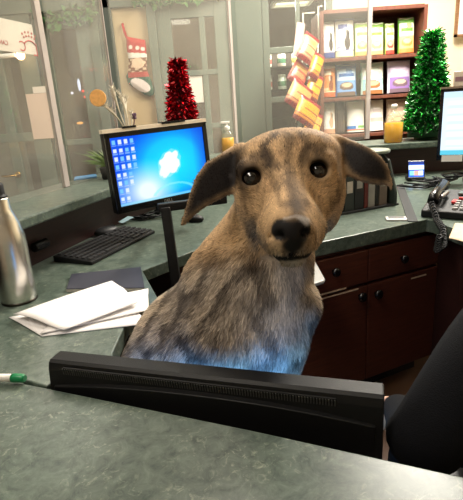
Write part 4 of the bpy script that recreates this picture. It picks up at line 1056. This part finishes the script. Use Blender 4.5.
# the body gives way where it leans on the desk edge and the back of the screen
WP = GP@np.array([[0.997825, 0.065926, -0.0], [-0.019605, 0.296728, -0.954761], [-0.062943, 0.952684, 0.297375]], dtype=np.float32).T+V3(DORG)
dk_ = np.maximum(np.maximum(WP[...,0]+.251, .686-WP[...,2]), WP[...,2]-.756)
ny_ = (WP[...,0]-n0.x)*(-math.sin(na))+(WP[...,1]-n0.y)*math.cos(na)
dm_ = np.maximum(ny_-.106, WP[...,2]-.800)
for b_ in (dk_, dm_):
    k = .010; c_ = -b_; h_ = np.maximum(k-np.abs(Fd-c_), 0)/k; Fd = np.maximum(Fd, c_)+h_*h_*k*.25
del WP, dk_, ny_, dm_
# surface nets
I = Fd < 0
def surface_nets(F, ins):
    nx, ny, nz = F.shape
    c = ins.astype(np.int8); s = np.zeros((nx-1,ny-1,nz-1), np.int16)
    for dx in (0,1):
        for dy in (0,1):
            for dz in (0,1): s += c[dx:nx-1+dx, dy:ny-1+dy, dz:nz-1+dz]
    act = np.argwhere((s > 0) & (s < 8)); idm = np.full((nx-1,ny-1,nz-1), -1, np.int32); idm[tuple(act.T)] = np.arange(len(act))
    acc = np.zeros((len(act),3), np.float64); cnt = np.zeros(len(act))
    for axn in range(3):
        o1, o2 = [k for k in range(3) if k != axn]
        for a in (0,1):
            for b in (0,1):
                p = act.copy(); p[:,o1] += a; p[:,o2] += b; q = p.copy(); q[:,axn] += 1
                fp = F[tuple(p.T)]; fq = F[tuple(q.T)]; m = (fp < 0) != (fq < 0)
                t = np.where(m, fp/np.where(m, fp-fq, 1), 0); pos = p.astype(np.float64); pos[:,axn] += t
                acc[m] += pos[m]; cnt[m] += 1
    vert = acc/cnt[:,None]
    quads = []
    for axn in range(3):
        o1, o2 = [(1,2),(2,0),(0,1)][axn]
        A = [slice(None)]*3; B = [slice(None)]*3; A[axn] = slice(0,-1); B[axn] = slice(1,None)
        e = np.argwhere(ins[tuple(A)] != ins[tuple(B)])
        e = e[(e[:,o1] > 0) & (e[:,o2] > 0) & (e[:,o1] < F.shape[o1]-1) & (e[:,o2] < F.shape[o2]-1)]
        flip = ins[tuple(e.T)]
        def cell(a, b): p = e.copy(); p[:,o1] -= a; p[:,o2] -= b; return idm[tuple(p.T)]
        q = np.stack([cell(0,0), cell(1,0), cell(1,1), cell(0,1)], 1); q[~flip] = q[~flip][:,::-1]
        quads.append(q)
    return vert, np.concatenate(quads)
vert, quads = surface_nets(Fd, I)
vert = LO+vert*HS
# light smoothing
def smooth(v, q, it, lam=.5):
    e = np.concatenate([q[:,[0,1]], q[:,[1,2]], q[:,[2,3]], q[:,[3,0]]]); deg = np.bincount(e.ravel(), minlength=len(v)).astype(float)
    for k in range(it):
        s = np.zeros_like(v)
        for d in range(3): s[:,d] = np.bincount(e[:,0], v[e[:,1],d], len(v))+np.bincount(e[:,1], v[e[:,0],d], len(v))
        v = v+lam*(s/deg[:,None]-v)
    return v
vert = smooth(vert, quads, 2)
def vnormals(v, q):
    n = np.cross(v[q[:,2]]-v[q[:,0]], v[q[:,3]]-v[q[:,1]]); o = np.zeros_like(v)
    for k in range(4):
        for d in range(3): o[:,d] += np.bincount(q[:,k], n[:,d], len(v))
    return o/np.maximum(np.linalg.norm(o, axis=1, keepdims=True), 1e-9)
nor = vnormals(vert, quads)
# ---- fine relief and coat markings, by distance to points on the head
def near(P, pts, r):   # soft 0..1 around a polyline of 3-D points
    pts = [np.array(p) for p in pts]; d = np.full(len(P), 9.)
    if len(pts) == 1: d = np.linalg.norm(P-pts[0], axis=1)
    for a, b in zip(pts[:-1], pts[1:]):
        ab = b-a; t = np.clip(((P-a)@ab)/(ab@ab), 0, 1); d = np.minimum(d, np.linalg.norm(P-a-t[:,None]*ab, axis=1))
    return np.clip(1-d/r, 0, 1)
def near2(P, pts, r):  # same, ignoring depth towards the viewer (front of the head only)
    Q = P.copy(); Q[:,2] = 0
    return near(Q, [(p[0],p[1],0) for p in pts], r)
front = vert[:,2] > -.03
def local(x): return x
MOUTH = [(-0.0314, -0.134, 0.045), (-0.0154, -0.1366, 0.07), (0.0016, -0.1365, 0.077), (0.0204, -0.1336, 0.07), (0.0428, -0.1286, 0.045)]
NOSTR = [(-0.0183, -0.1041, 0.105), (0.0164, -0.1006, 0.105)]
SEPT = [(-0.0013, -0.107, 0.105), (0.0027, -0.1298, 0.08)]
mo = near2(vert, MOUTH, .0075)*front
vert = vert-nor*(mo**.7*.0035)[:,None]
for s_ in NOSTR:
    w = near(vert, [s_], .0085)
    vert = vert-nor*(np.minimum(1, w*1.6)*.008)[:,None]
    w = near2(vert, [s_, (s_[0]*1.0+(.012 if s_[0] > 0.005 else -.012), s_[1]+.000, s_[2])], .006)*(np.abs(vert[:,2]-s_[2]) < .03)
    vert = vert-nor*(w*.004)[:,None]
nor = vnormals(vert, quads)
rot_ = np.array([[0.997825, 0.065926, -0.0], [-0.019605, 0.296728, -0.954761], [-0.062943, 0.952684, 0.297375]])
def nz(P, f, seed=0, octs=2):
    return np.array([noise.fractal(Vector((p[0]*f+seed, p[1]*f-seed*.7, p[2]*f+seed*.3)), 1.0, 2.0, octs) for p in P])
def sstep(x, a, b): t = np.clip((x-a)/(b-a), 0, 1); return t*t*(3-2*t)
TAN, TAND, DARK, BLACK = [np.array(lin(c)) for c in ((196,162,122), (138,108,80), (38,31,28), (14,12,12))]
GREY, PALE, EARC = [np.array(lin(c)) for c in ((158,148,140), (214,204,194), (22,16,14))]
def coat(P):
    n = len(P); x, y, z = P[:,0], P[:,1], P[:,2]
    n1 = nz(P, 9, 3); n2 = nz(P, 26, 11); n3 = nz(P*np.array([1,.35,1]), 60, 5); n4 = nz(P*np.array([1,.45,1]), 120, 8)
    # brindle on the body: dark wavy bands crossing the flank
    wv = (x*.72-y*.42+z*.25)*98+n1*6.5+n2*2.2
    st = sstep(np.sin(wv)+n3*.5, -.15, .75)*sstep(n2*.6+n1*.6+.45, -.1, .4)
    body = np.array(lin((204,184,160))); col = np.repeat(body[None], n, 0)
    gm = sstep(n1+n3*.3, -.35, .3)[:,None]; col = col*(1-.6*gm)+GREY*.6*gm
    col = col*(1-.66*st[:,None])+DARK*1.5*.66*st[:,None]
    ft = sstep(n4+n2*.5, -.05, .45)[:,None]; col = col*(1-.5*ft)+DARK*1.8*.5*ft
    mt = sstep(n2+n3*.6, .0, .6)[:,None]; col = col*(1-.32*mt)+DARK*1.4*.32*mt
    # pale chest and throat
    ch = near2(P, [(0.0212, -0.1643, -0.09), (0.012, -0.2157, -0.09), (-0.0155, -0.2983, -0.09), (-0.0118, -0.3993, -0.09)], .055)*(z > -.32)
    ch = sstep(ch+n2*.16, .15, .75)[:,None]; col = col*(1-.75*ch)+PALE*.75*ch
    nk = near2(P, [(-0.0779, -0.1019, -0.09), (-0.0302, -0.1643, -0.09), (-0.0118, -0.2157, -0.09)], .030); nk = sstep(nk+n2*.3, .25, .8)[:,None]; col = col*(1-.6*nk)+DARK*.6*nk
    sh = near2(P, [(-0.0548, -0.219, -0.12), (-0.0016, -0.3045, -0.12), (-0.0358, -0.3558, -0.12)], .028); sh = sstep(sh+n2*.4, .25, .8)[:,None]; col = col*(1-.55*sh)+DARK*.55*sh
    sh = near2(P, [(-0.1941, -0.2794, -0.14), (-0.1377, -0.3222, -0.14), (-0.1707, -0.3611, -0.14)], .030); sh = sstep(sh+n2*.4, .3, .9)[:,None]; col = col*(1-.5*sh)+DARK*.5*sh
    # head
    hd = sstep(y-(-.135-.25*np.maximum(0,-z-.05)), -.02, .04)*(z > -.21)
    hc = np.repeat((TAN*1.0)[None], n, 0)
    fl = sstep(n3+n2*.5, -.1, .6)[:,None]; hc = hc*(1-.35*fl)+TAND*.35*fl
    fl = sstep(n4+n2*.6, .0, .5)[:,None]; hc = hc*(1-.35*fl)+DARK*1.6*.35*fl
    def mk(pts, r, amt, c, w=.22):
        nonlocal hc
        m = sstep(near2(P, pts, r)+n2*w, .2, .85)[:,None]*amt; hc = hc*(1-m)+c*m
    mk([(-0.0335, 0.0696, -0.04), (0.0149, 0.0765, -0.04), (0.0633, 0.0696, -0.04)], .040, .40, TAND*.6, .3)
    mk([(0.0107, 0.0614, -0.02), (0.0056, 0.0193, -0.02), (0.0049, -0.0665, 0)], .020, .62, DARK*1.3, .35)            # midline up the forehead
    mk([(-0.0112, 0.0681, -0.02), (-0.0348, 0.0445, -0.02), (-0.0247, 0.0142, -0.02)], .013, .75, DARK, .35)       # stripes above the eyes
    mk([(0.0292, 0.0681, -0.02), (0.0393, 0.0479, -0.02), (0.0242, 0.0226, -0.02)], .012, .6, DARK, .35)
    mk([(-0.0263, 0.0107, 0), (-0.0164, -0.0254, 0), (-0.0151, -0.06, 0.02)], .010, .5, DARK, .3)
    mk([(0.0263, 0.0156, 0), (0.0246, -0.0254, 0), (0.0233, -0.0568, 0.02)], .008, .35, DARK, .3)
    mk([(-0.0611, 0.0489, -0.04), (-0.068, 0.0005, -0.04), (-0.0611, -0.0462, -0.04)], .016, .35, DARK, .3)
    mk([(0.0927, 0.0489, -0.04), (0.0961, -0.003, -0.04), (0.0875, -0.0462, -0.04)], .014, .35, DARK, .3)
    mk([(-0.0508, 0.0316, -0.04), (-0.0266, 0.035, -0.04), (-0.0129, 0.0075, -0.02)], .016, .6, DARK*1.2, .35)       # dark smudges over the eyes
    mk([(0.0633, 0.0454, -0.04), (0.0391, 0.0385, -0.04), (0.0242, 0.0108, -0.02)], .014, .55, DARK*1.2, .35)
    mk([(-0.0709, 0.0284, -0.07), (-0.0656, -0.0164, -0.07)], .013, .45, DARK, .3)
    mk([(0.0649, -0.0888, 0.02), (0.0617, -0.1175, 0.02)], .006, .8, DARK, .2)                             # folds of the lips
    mk([(-0.047, -0.0952, 0.02), (-0.0374, -0.1175, 0.02)], .008, .6, DARK, .25)
    mk([(-0.0542, -0.0807, -0.04), (-0.0438, -0.1118, -0.04)], .017, .55, GREY*.42, .2)
    mk([(-0.0076, -0.0586, 0.04), (0.0172, -0.0571, 0.04)], .022, .6, DARK, .2)                           # dark bridge of the nose
    mk([(0.0025, -0.0822, 0.07), (0.0025, -0.118, 0.07)], .034, .75, DARK*.6, .12)                      # dark muzzle
    mk([(-0.0325, -0.0835, 0.04), (-0.0294, -0.1053, 0.04)], .014, .5, TAN*1.05, .15)
    mk([(0.0468, -0.0773, 0.04), (0.0452, -0.099, 0.04)], .015, .55, TAN*1.1, .15)
    mk([(-0.0302, -0.1362, 0.05), (0.0066, -0.1423, 0.05), (0.0403, -0.1331, 0.05)], .011, .7, GREY*.95, .1)     # grey chin
    for e in EYES:
        mk([e, (e[0]-.002*np.sign(e[0]), e[1]+.010, e[2])], .036, .8, DARK*.7, .14)
        m = sstep(near2(P, [(e[0],e[1]+.002,e[2])], .0178), .02, .45)[:,None]*.97; hc = hc*(1-m)+BLACK*.7*m
    col = col*(1-hd[:,None])+hc*hd[:,None]
    # ears
    em = np.zeros(n)
    for (pl, ci, co, th) in EARS:
        d2 = poly_sdf2(x, y, pl); e = sstep(-d2, -.012, .014)*(z > -.14)*(z < .03)
        side = np.sign(ci[0]); e = e*sstep(side*x, abs(ci[0])-.020+.02*0, abs(ci[0])+.018); em = np.maximum(em, e)
        rim = e*sstep(d2+.007, 0, .006)*.5; em = np.maximum(0, em-rim*.35)
    em = np.clip(em, 0, 1)[:,None]; col = col*(1-em)+EARC*em
    # nose leather, mouth line, nostrils; roughness rides in alpha
    nl = sstep(near(P, [(-0.0125, -0.0953, 0.098), (0.0103, -0.0939, 0.098), (0.0011, -0.1095, 0.092)], .0205), .05, .25)*(z > .035)
    nl = np.maximum(nl, sstep(near2(P, SEPT, .010), .2, .6)*front_of(P))
    col = col*(1-nl[:,None])+np.array(lin((22,19,20)))*nl[:,None]
    fl = sstep(near2(P, [(-0.0114, -0.0789, 0.088), (0.004, -0.0763, 0.092), (0.0216, -0.082, 0.09)], .0110)*front_of(P)+n2*.5, .35, .8)[:,None]; col = col*(1-.6*fl)+np.array(lin((200,194,190)))*.75*fl  # pale scuffs on the nose
    for s_ in NOSTR:
        k = sstep(near(P, [s_], .0105), .1, .5)[:,None]; col = col*(1-k)+np.array(lin((4,4,4)))*k
    mm = sstep(near2(P, MOUTH, .006), .1, .7)*front_of(P); col = col*(1-mm[:,None])+BLACK*.5*mm[:,None]
    col = col*np.clip(1+.28*n3, .4, 1.7)[:,None]
    return np.clip(col, .002, 1), .72-.14*nl
def front_of(P): return (P[:,2] > -.03).astype(float)
colr, rgh = coat(vert)
wv = vert@rot_.T+np.array(DORG)
DB = Vector((.02, .86, .44))
dog = thing('dog', 'large brindle dog sitting behind the counter, drop ears, looking at the viewer', 'dog', DB)
me = bpy.data.meshes.new('body')
me.from_pydata((wv-np.array(DB)).tolist(), [], quads.tolist())
a = me.color_attributes.new('pigment', 'FLOAT_COLOR', 'POINT'); a.data.foreach_set('color', np.concatenate([colr, rgh[:,None]], 1).astype(np.float32).ravel())
FUR = attr_mat('brindle_coat', .7, alpha_rough=True, fine=420, spec=.25); me.materials.append(FUR)
me.polygons.foreach_set('use_smooth', [True]*len(me.polygons))
db = bpy.data.objects.new('body', me); COL.objects.link(db); db.parent = dog
# short coat: thin tapered hairs lying along the body
rng = np.random.default_rng(5)
q = quads; ar = np.linalg.norm(np.cross(vert[q[:,2]]-vert[q[:,0]], vert[q[:,3]]-vert[q[:,1]]), axis=1)
vis = (vert[q[:,0]][:,1] > -.52)
pr2 = ar*vis; pr2 = pr2/pr2.sum(); NF = 95000
fi = rng.choice(len(q), NF, p=pr2); u_, v_ = rng.random(NF)[:,None], rng.random(NF)[:,None]
qa = q[fi]; pp_ = (vert[qa[:,0]]*(1-u_)+vert[qa[:,1]]*u_)*(1-v_)+(vert[qa[:,3]]*(1-u_)+vert[qa[:,2]]*u_)*v_
nn = nor[qa[:,0]]; cc = colr[qa[:,0]]
nose_c = np.array((0.0025, -0.0882, 0.07)); fl_h = pp_-nose_c; fl_h /= np.linalg.norm(fl_h, axis=1, keepdims=True)
down = np.array((-0.0094, -1.2862, 0.3972))-np.array((-0.0723, -0.3335, 0.6946)); back = np.array((-0.5181, -1.1708, -0.0802))-np.array((-0.0094, -1.2862, 0.3972))
flow_b = down*.9+back*.5; flow_b = flow_b/np.linalg.norm(flow_b)
hw = sstep(pp_[:,1]+.02*0, -.16, -.06)[:,None]
fd = fl_h*hw+flow_b*(1-hw)+rng.normal(0,.16,(NF,3)); fd = fd-nn*(fd*nn).sum(1, keepdims=True); fd /= np.maximum(np.linalg.norm(fd, axis=1, keepdims=True), 1e-6)
ln_ = (.0065+.0075*(1-hw[:,0]))*rng.uniform(.6,1.25,NF)
keep = np.ones(NF, bool)
for e in EYES: keep &= np.linalg.norm((pp_-np.array(e))[:,:2], axis=1) > .0195
keep &= np.linalg.norm(pp_-np.array((-0.0014, -0.0983, 0.1)), axis=1) > .029
keep &= near2(pp_, MOUTH, .006) < .05
ln_[np.linalg.norm(pp_-nose_c, axis=1) < .075] *= .6; ln_[(np.abs(pp_[:,0]-.005) > .085) & (pp_[:,1] > -.12)] *= .6
pp_, nn, fd, ln_, cc = pp_[keep], nn[keep], fd[keep], ln_[keep], cc[keep]; n_ = len(pp_)
side = np.cross(nn, fd); wd = rng.uniform(.0005,.0010,n_)[:,None]
b0 = pp_-nn*.0006; mid_ = b0+(fd*.55+nn*.22)*ln_[:,None]; tip = b0+(fd*1.0+nn*.30)*ln_[:,None]
hv = np.stack([b0-side*wd, b0+side*wd, mid_-side*wd*.8, mid_+side*wd*.8, tip], 1).reshape(-1,3)
ix = np.arange(n_)[:,None]*5
br = (rng.uniform(.55,1.45,n_))[:,None]; hcol = np.clip(cc*br, .002, 1)
hcol = np.repeat(np.concatenate([hcol, np.full((n_,1), .6)], 1), 5, 0)
hm = bpy.data.meshes.new('fur'); hv = hv@rot_.T+np.array(DORG)-np.array(DB)
hm.from_pydata(hv.tolist(), [], np.concatenate([ix, ix+2, ix+3, ix+1], 1).tolist()+np.concatenate([ix+2, ix+4, ix+3], 1).tolist())
a = hm.color_attributes.new('pigment', 'FLOAT_COLOR', 'POINT'); a.data.foreach_set('color', hcol.astype(np.float32).ravel())
nn5 = (np.repeat(nn, 5, 0)@rot_.T)
hm.polygons.foreach_set('use_smooth', [True]*len(hm.polygons))
hm.normals_split_custom_set_from_vertices(nn5.tolist())
hm.materials.append(attr_mat('hair', .6, spec=.1)); ho = bpy.data.objects.new('fur', hm); COL.objects.link(ho); ho.parent = dog; ho['kind'] = 'stuff'
# eyes
for e in EYES:
    g = MB(); ce = Vector(rot_@np.array(e))+DORG-DB
    g.ball((0,0,0), ER, 32, 20)
    me_o = g.build('eye', mat('dark_brown_eye', (15,9,7), .05, var=.25, scale=60, coat=1.0), dog); me_o.location = ce
    gaze = (Vector((0,0,1.22))-(ce+DB)).normalized()
    g = MB(); g.lathe([(.0003,.0001),(.004,.0),(.0068,-.0009),(.0072,-.0018)], seg=24)
    p_o = g.build('pupil', mat('pupil_black', (3,3,4), .05, coat=1.0), me_o); p_o.rotation_euler = gaze.to_track_quat('Z','Y').to_euler(); p_o.location = gaze*(ER+.0002)
# seat under the dog
sx_ = thing('stool', 'low black padded stool the dog sits on', 'stool', (-.06,1.035,0))
g = MB(); g.lathe([(.21,.372),(.245,.377),(.255,.397),(.245,.419),(.21,.425),(.02,.421)], seg=40); g.build('seat', mat('black_vinyl', (20,20,22), .45), sx_)
g = MB(); g.lathe([(.028,.06),(.028,.37),(.06,.374)], seg=20); g.build('column', STEEL, sx_)
for k in range(5):
    a_ = k*2*PI/5+.3; g = MB(); g.tube([(.02*math.cos(a_),.02*math.sin(a_),.085),(.215*math.cos(a_),.215*math.sin(a_),.065)], [.022,.016], 8)
    lg = g.build('leg', BLK, sx_); g = MB(); g.ball((.215*math.cos(a_),.215*math.sin(a_),.028), (.028,.028,.028), 14, 10); g.build('caster', BLK, lg)

# ------------------------------------------------------------------ seated person at the counter's end
pe = thing('person', 'person in a dark navy long sleeved top seated at the end of the near monitor', 'person', (.62,.70,.44))
PO = Vector((.62,.70,.44))
J = [(.62,.72,.50,.135,.115), (.635,.71,.70,.125,.105), (.655,.70,.90,.15,.11), (.66,.69,1.02,.085,.07), (.655,.685,1.085,.056,.056)]
Ed = [(i,i+1) for i in range(4)]
def addj(p, r_, par):
    J.append((*p, r_, r_)); Ed.append((par, len(J)-1)); return len(J)-1
sh_l = addj((0.4178, 0.6595, 0.8657), .066, 2); el = addj((0.2634, 0.5639, 0.7101), .062, sh_l); 
fo = addj((0.3078, 0.7019, 0.6487), .050, el); wr = addj((.335,.86,.57), .030, fo)
sh_r = addj((.64,.89,.955), .066, 2); er = addj((.64,.96,.72), .052, sh_r); wr2 = addj((.60,.95,.52), .030, er)
for sg in (-.10, .10):
    hp = addj((.60,.72+sg,.50), .095, 0); kn = addj((.385,.76+sg*1.2,.49), .066, hp); an = addj((.39,.77+sg*1.2,.10), .042, kn); addj((.30,.77+sg*1.2,.05), .036, an)
me = bpy.data.meshes.new('body'); me.from_pydata([tuple(Vector(j[:3])-PO) for j in J], Ed, []); me.update()
bo = bpy.data.objects.new('body', me); COL.objects.link(bo); bo.parent = pe
sm = bo.modifiers.new('skin', 'SKIN'); sm.use_smooth_shade = True
for i, j in enumerate(J): me.skin_vertices[0].data[i].radius = j[3:5]; me.skin_vertices[0].data[i].use_root = (i == 0)
bo.modifiers.new('sub', 'SUBSURF').levels = 2; bo.modifiers['sub'].render_levels = 2
NAVYC = mat('dark_navy_cloth', (8,9,14), .9, var=.2, scale=40, bump=.5, bscale=500, spec=.2)
me.materials.append(NAVYC)
SKIN = mat('skin', (196,150,124), .5, sss=.1)
# head: one continuous surface with brow, nose, lips, chin, ears and neck; looks towards -x
HC = (.632-.62, .68-.70, 1.262-.44)
HS = .0035; LO = np.array([-.135,-.10,-.20], np.float32); HI = np.array([.13,.10,.14], np.float32)
DIM = [int((HI[i]-LO[i])/HS)+1 for i in range(3)]
GP = np.stack(np.meshgrid(*[LO[i]+HS*np.arange(DIM[i], dtype=np.float32) for i in range(3)], indexing='ij'), -1)
Fh = np.full(DIM, .15, np.float32)
run(GP, Fh, [('ell', ((.012,0,.022), (.094,.074,.098)), .02), ('ell', ((-.034,0,-.042), (.060,.056,.076)), .03), ('cap', ((-.066,-.012,-.094), (-.066,.012,-.094), .021, .021), .02),
 ('cap', ((-.080,-.030,.026), (-.080,.030,.026), .011, .011), .012), ('cap', ((-.086,0,.010), (-.106,0,-.026), .008, .0115), .010), ('cap', ((-.095,-.010,-.030), (-.095,.010,-.030), .0085, .0085), .008),
 ('cap', ((-.084,-.020,-.057), (-.084,.020,-.057), .0075, .0075), .006), ('cap', ((-.083,-.017,-.068), (-.083,.017,-.068), .0085, .0085), .006),
 ('ell', ((-.062,-.040,-.020), (.022,.020,.018)), .02), ('ell', ((-.062,.040,-.020), (.022,.020,.018)), .02),
 ('ell', ((.004,-.077,-.012), (.019,.009,.031)), .006), ('ell', ((.004,.077,-.012), (.019,.009,.031)), .006), ('cap', ((.015,0,-.06), (.022,0,-.19), .050, .054), .03)])
for sy in (-1, 1): Fh = np.maximum(Fh, -(np.linalg.norm(GP-V3((-.090,.031*sy,.006))*1.0, axis=-1)-.0120))
hv_, hq_ = surface_nets(Fh, Fh < 0); hv_ = smooth(LO+hv_*HS, hq_, 2)
me2 = bpy.data.meshes.new('head'); me2.from_pydata((hv_+np.array(HC)).tolist(), [], hq_.tolist()); me2.polygons.foreach_set('use_smooth', [True]*len(me2.polygons)); me2.materials.append(SKIN)
hd_ = bpy.data.objects.new('head', me2); COL.objects.link(hd_); hd_.parent = pe
for sy in (-1, 1):
    g = MB(); g.ball((HC[0]-.0725,HC[1]+.031*sy,HC[2]+.006), .0118, 20, 14); g.mi = 1; g.ball((HC[0]-.0802,HC[1]+.031*sy,HC[2]+.006), .0052, 14, 10)
    g.build('eye', [mat('eye_white', (226,220,212), .15), mat('brown_iris', (44,28,18), .1)], hd_)
g = MB(); g.tube([(HC[0]-.0935,HC[1]-.020,HC[2]-.0625),(HC[0]-.0955,HC[1],HC[2]-.062),(HC[0]-.0935,HC[1]+.020,HC[2]-.0625)], [.0012,.0020,.0012], 8); g.build('lips', mat('lip_tone', (150,84,78), .5), hd_)
hr = MB(); hr.ball((HC[0]+.026,HC[1],HC[2]+.036), (.096,.083,.102), 32, 20); hr.tube([(HC[0]+.085,HC[1],HC[2]+.04),(HC[0]+.115,HC[1],HC[2]-.05),(HC[0]+.095,HC[1],HC[2]-.20)], [.06,.052,.014], 16); hr.build('hair', mat('dark_hair', (40,28,22), .6, var=.3, scale=120), pe)
def hand(w0, dirv, name):
    w0 = Vector(w0)-PO; d = Vector(dirv).normalized(); up = Vector((0,0,1)); sd = d.cross(up).normalized(); up = sd.cross(d)
    g = MB(); g.tube([w0, w0+d*.03, w0+d*.07, w0+d*.085], [.024,.033,.036,.030], 12)
    for k, (ofs, L) in enumerate(((-.027,.068),(-.009,.078),(.009,.074),(.026,.058))):
        a_ = w0+d*.080+sd*ofs; g.tube([a_, a_+d*L*.45+up*.004, a_+d*L*.8-up*.008, a_+d*L-up*.022], [.010,.0095,.0085,.006], 8)
    a_ = w0+d*.03-sd*.028; g.tube([a_, a_+d*.03-sd*.022, a_+d*.06-sd*.024-up*.008], [.012,.010,.007], 8)
    g.build(name, SKIN, pe)
hand((.333,.867,.562), (-.2,.6,-.7), 'hand'); hand((.59,.948,.505), (-.5,-.1,-.9), 'hand')
ch_ = thing('office_chair', 'black office chair under the person in navy', 'chair', (.66,.72,0))
g = MB(); g.box((-.01,0,.325),(.42,.46,.06)); g.build('seat', mat('black_vinyl', (20,20,22), .45), ch_, bevel=.025, seg=3)
g = MB(); g.box((.195,0,.72),(.045,.40,.46)); g.build('backrest', mat('black_vinyl', (20,20,22), .45), ch_, bevel=.025, seg=3)
g = MB(); g.tube([(.195,0,.50),(.19,0,.30),(.1,0,.285)], .018, 8); g.lathe([(.03,.06),(.03,.30)], seg=16); g.build('column', BLK, ch_)
for k in range(5):
    a_ = k*2*PI/5; g = MB(); g.tube([(.02*math.cos(a_),.02*math.sin(a_),.085),(.215*math.cos(a_),.215*math.sin(a_),.065)], [.022,.016], 8)
    lg = g.build('leg', BLK, ch_); g = MB(); g.ball((.215*math.cos(a_),.215*math.sin(a_),.028), (.028,.028,.028), 14, 10); g.build('caster', BLK, lg)

# ------------------------------------------------------------------ world and exposure
w = bpy.data.worlds.new('world'); S.world = w; w.use_nodes = True
w.node_tree.nodes['Background'].inputs['Color'].default_value = (.9,.85,.78,1); w.node_tree.nodes['Background'].inputs['Strength'].default_value = .05
S.view_settings.view_transform = 'Standard'; S.view_settings.look = 'None'; S.view_settings.exposure = .45; S.view_settings.gamma = 1
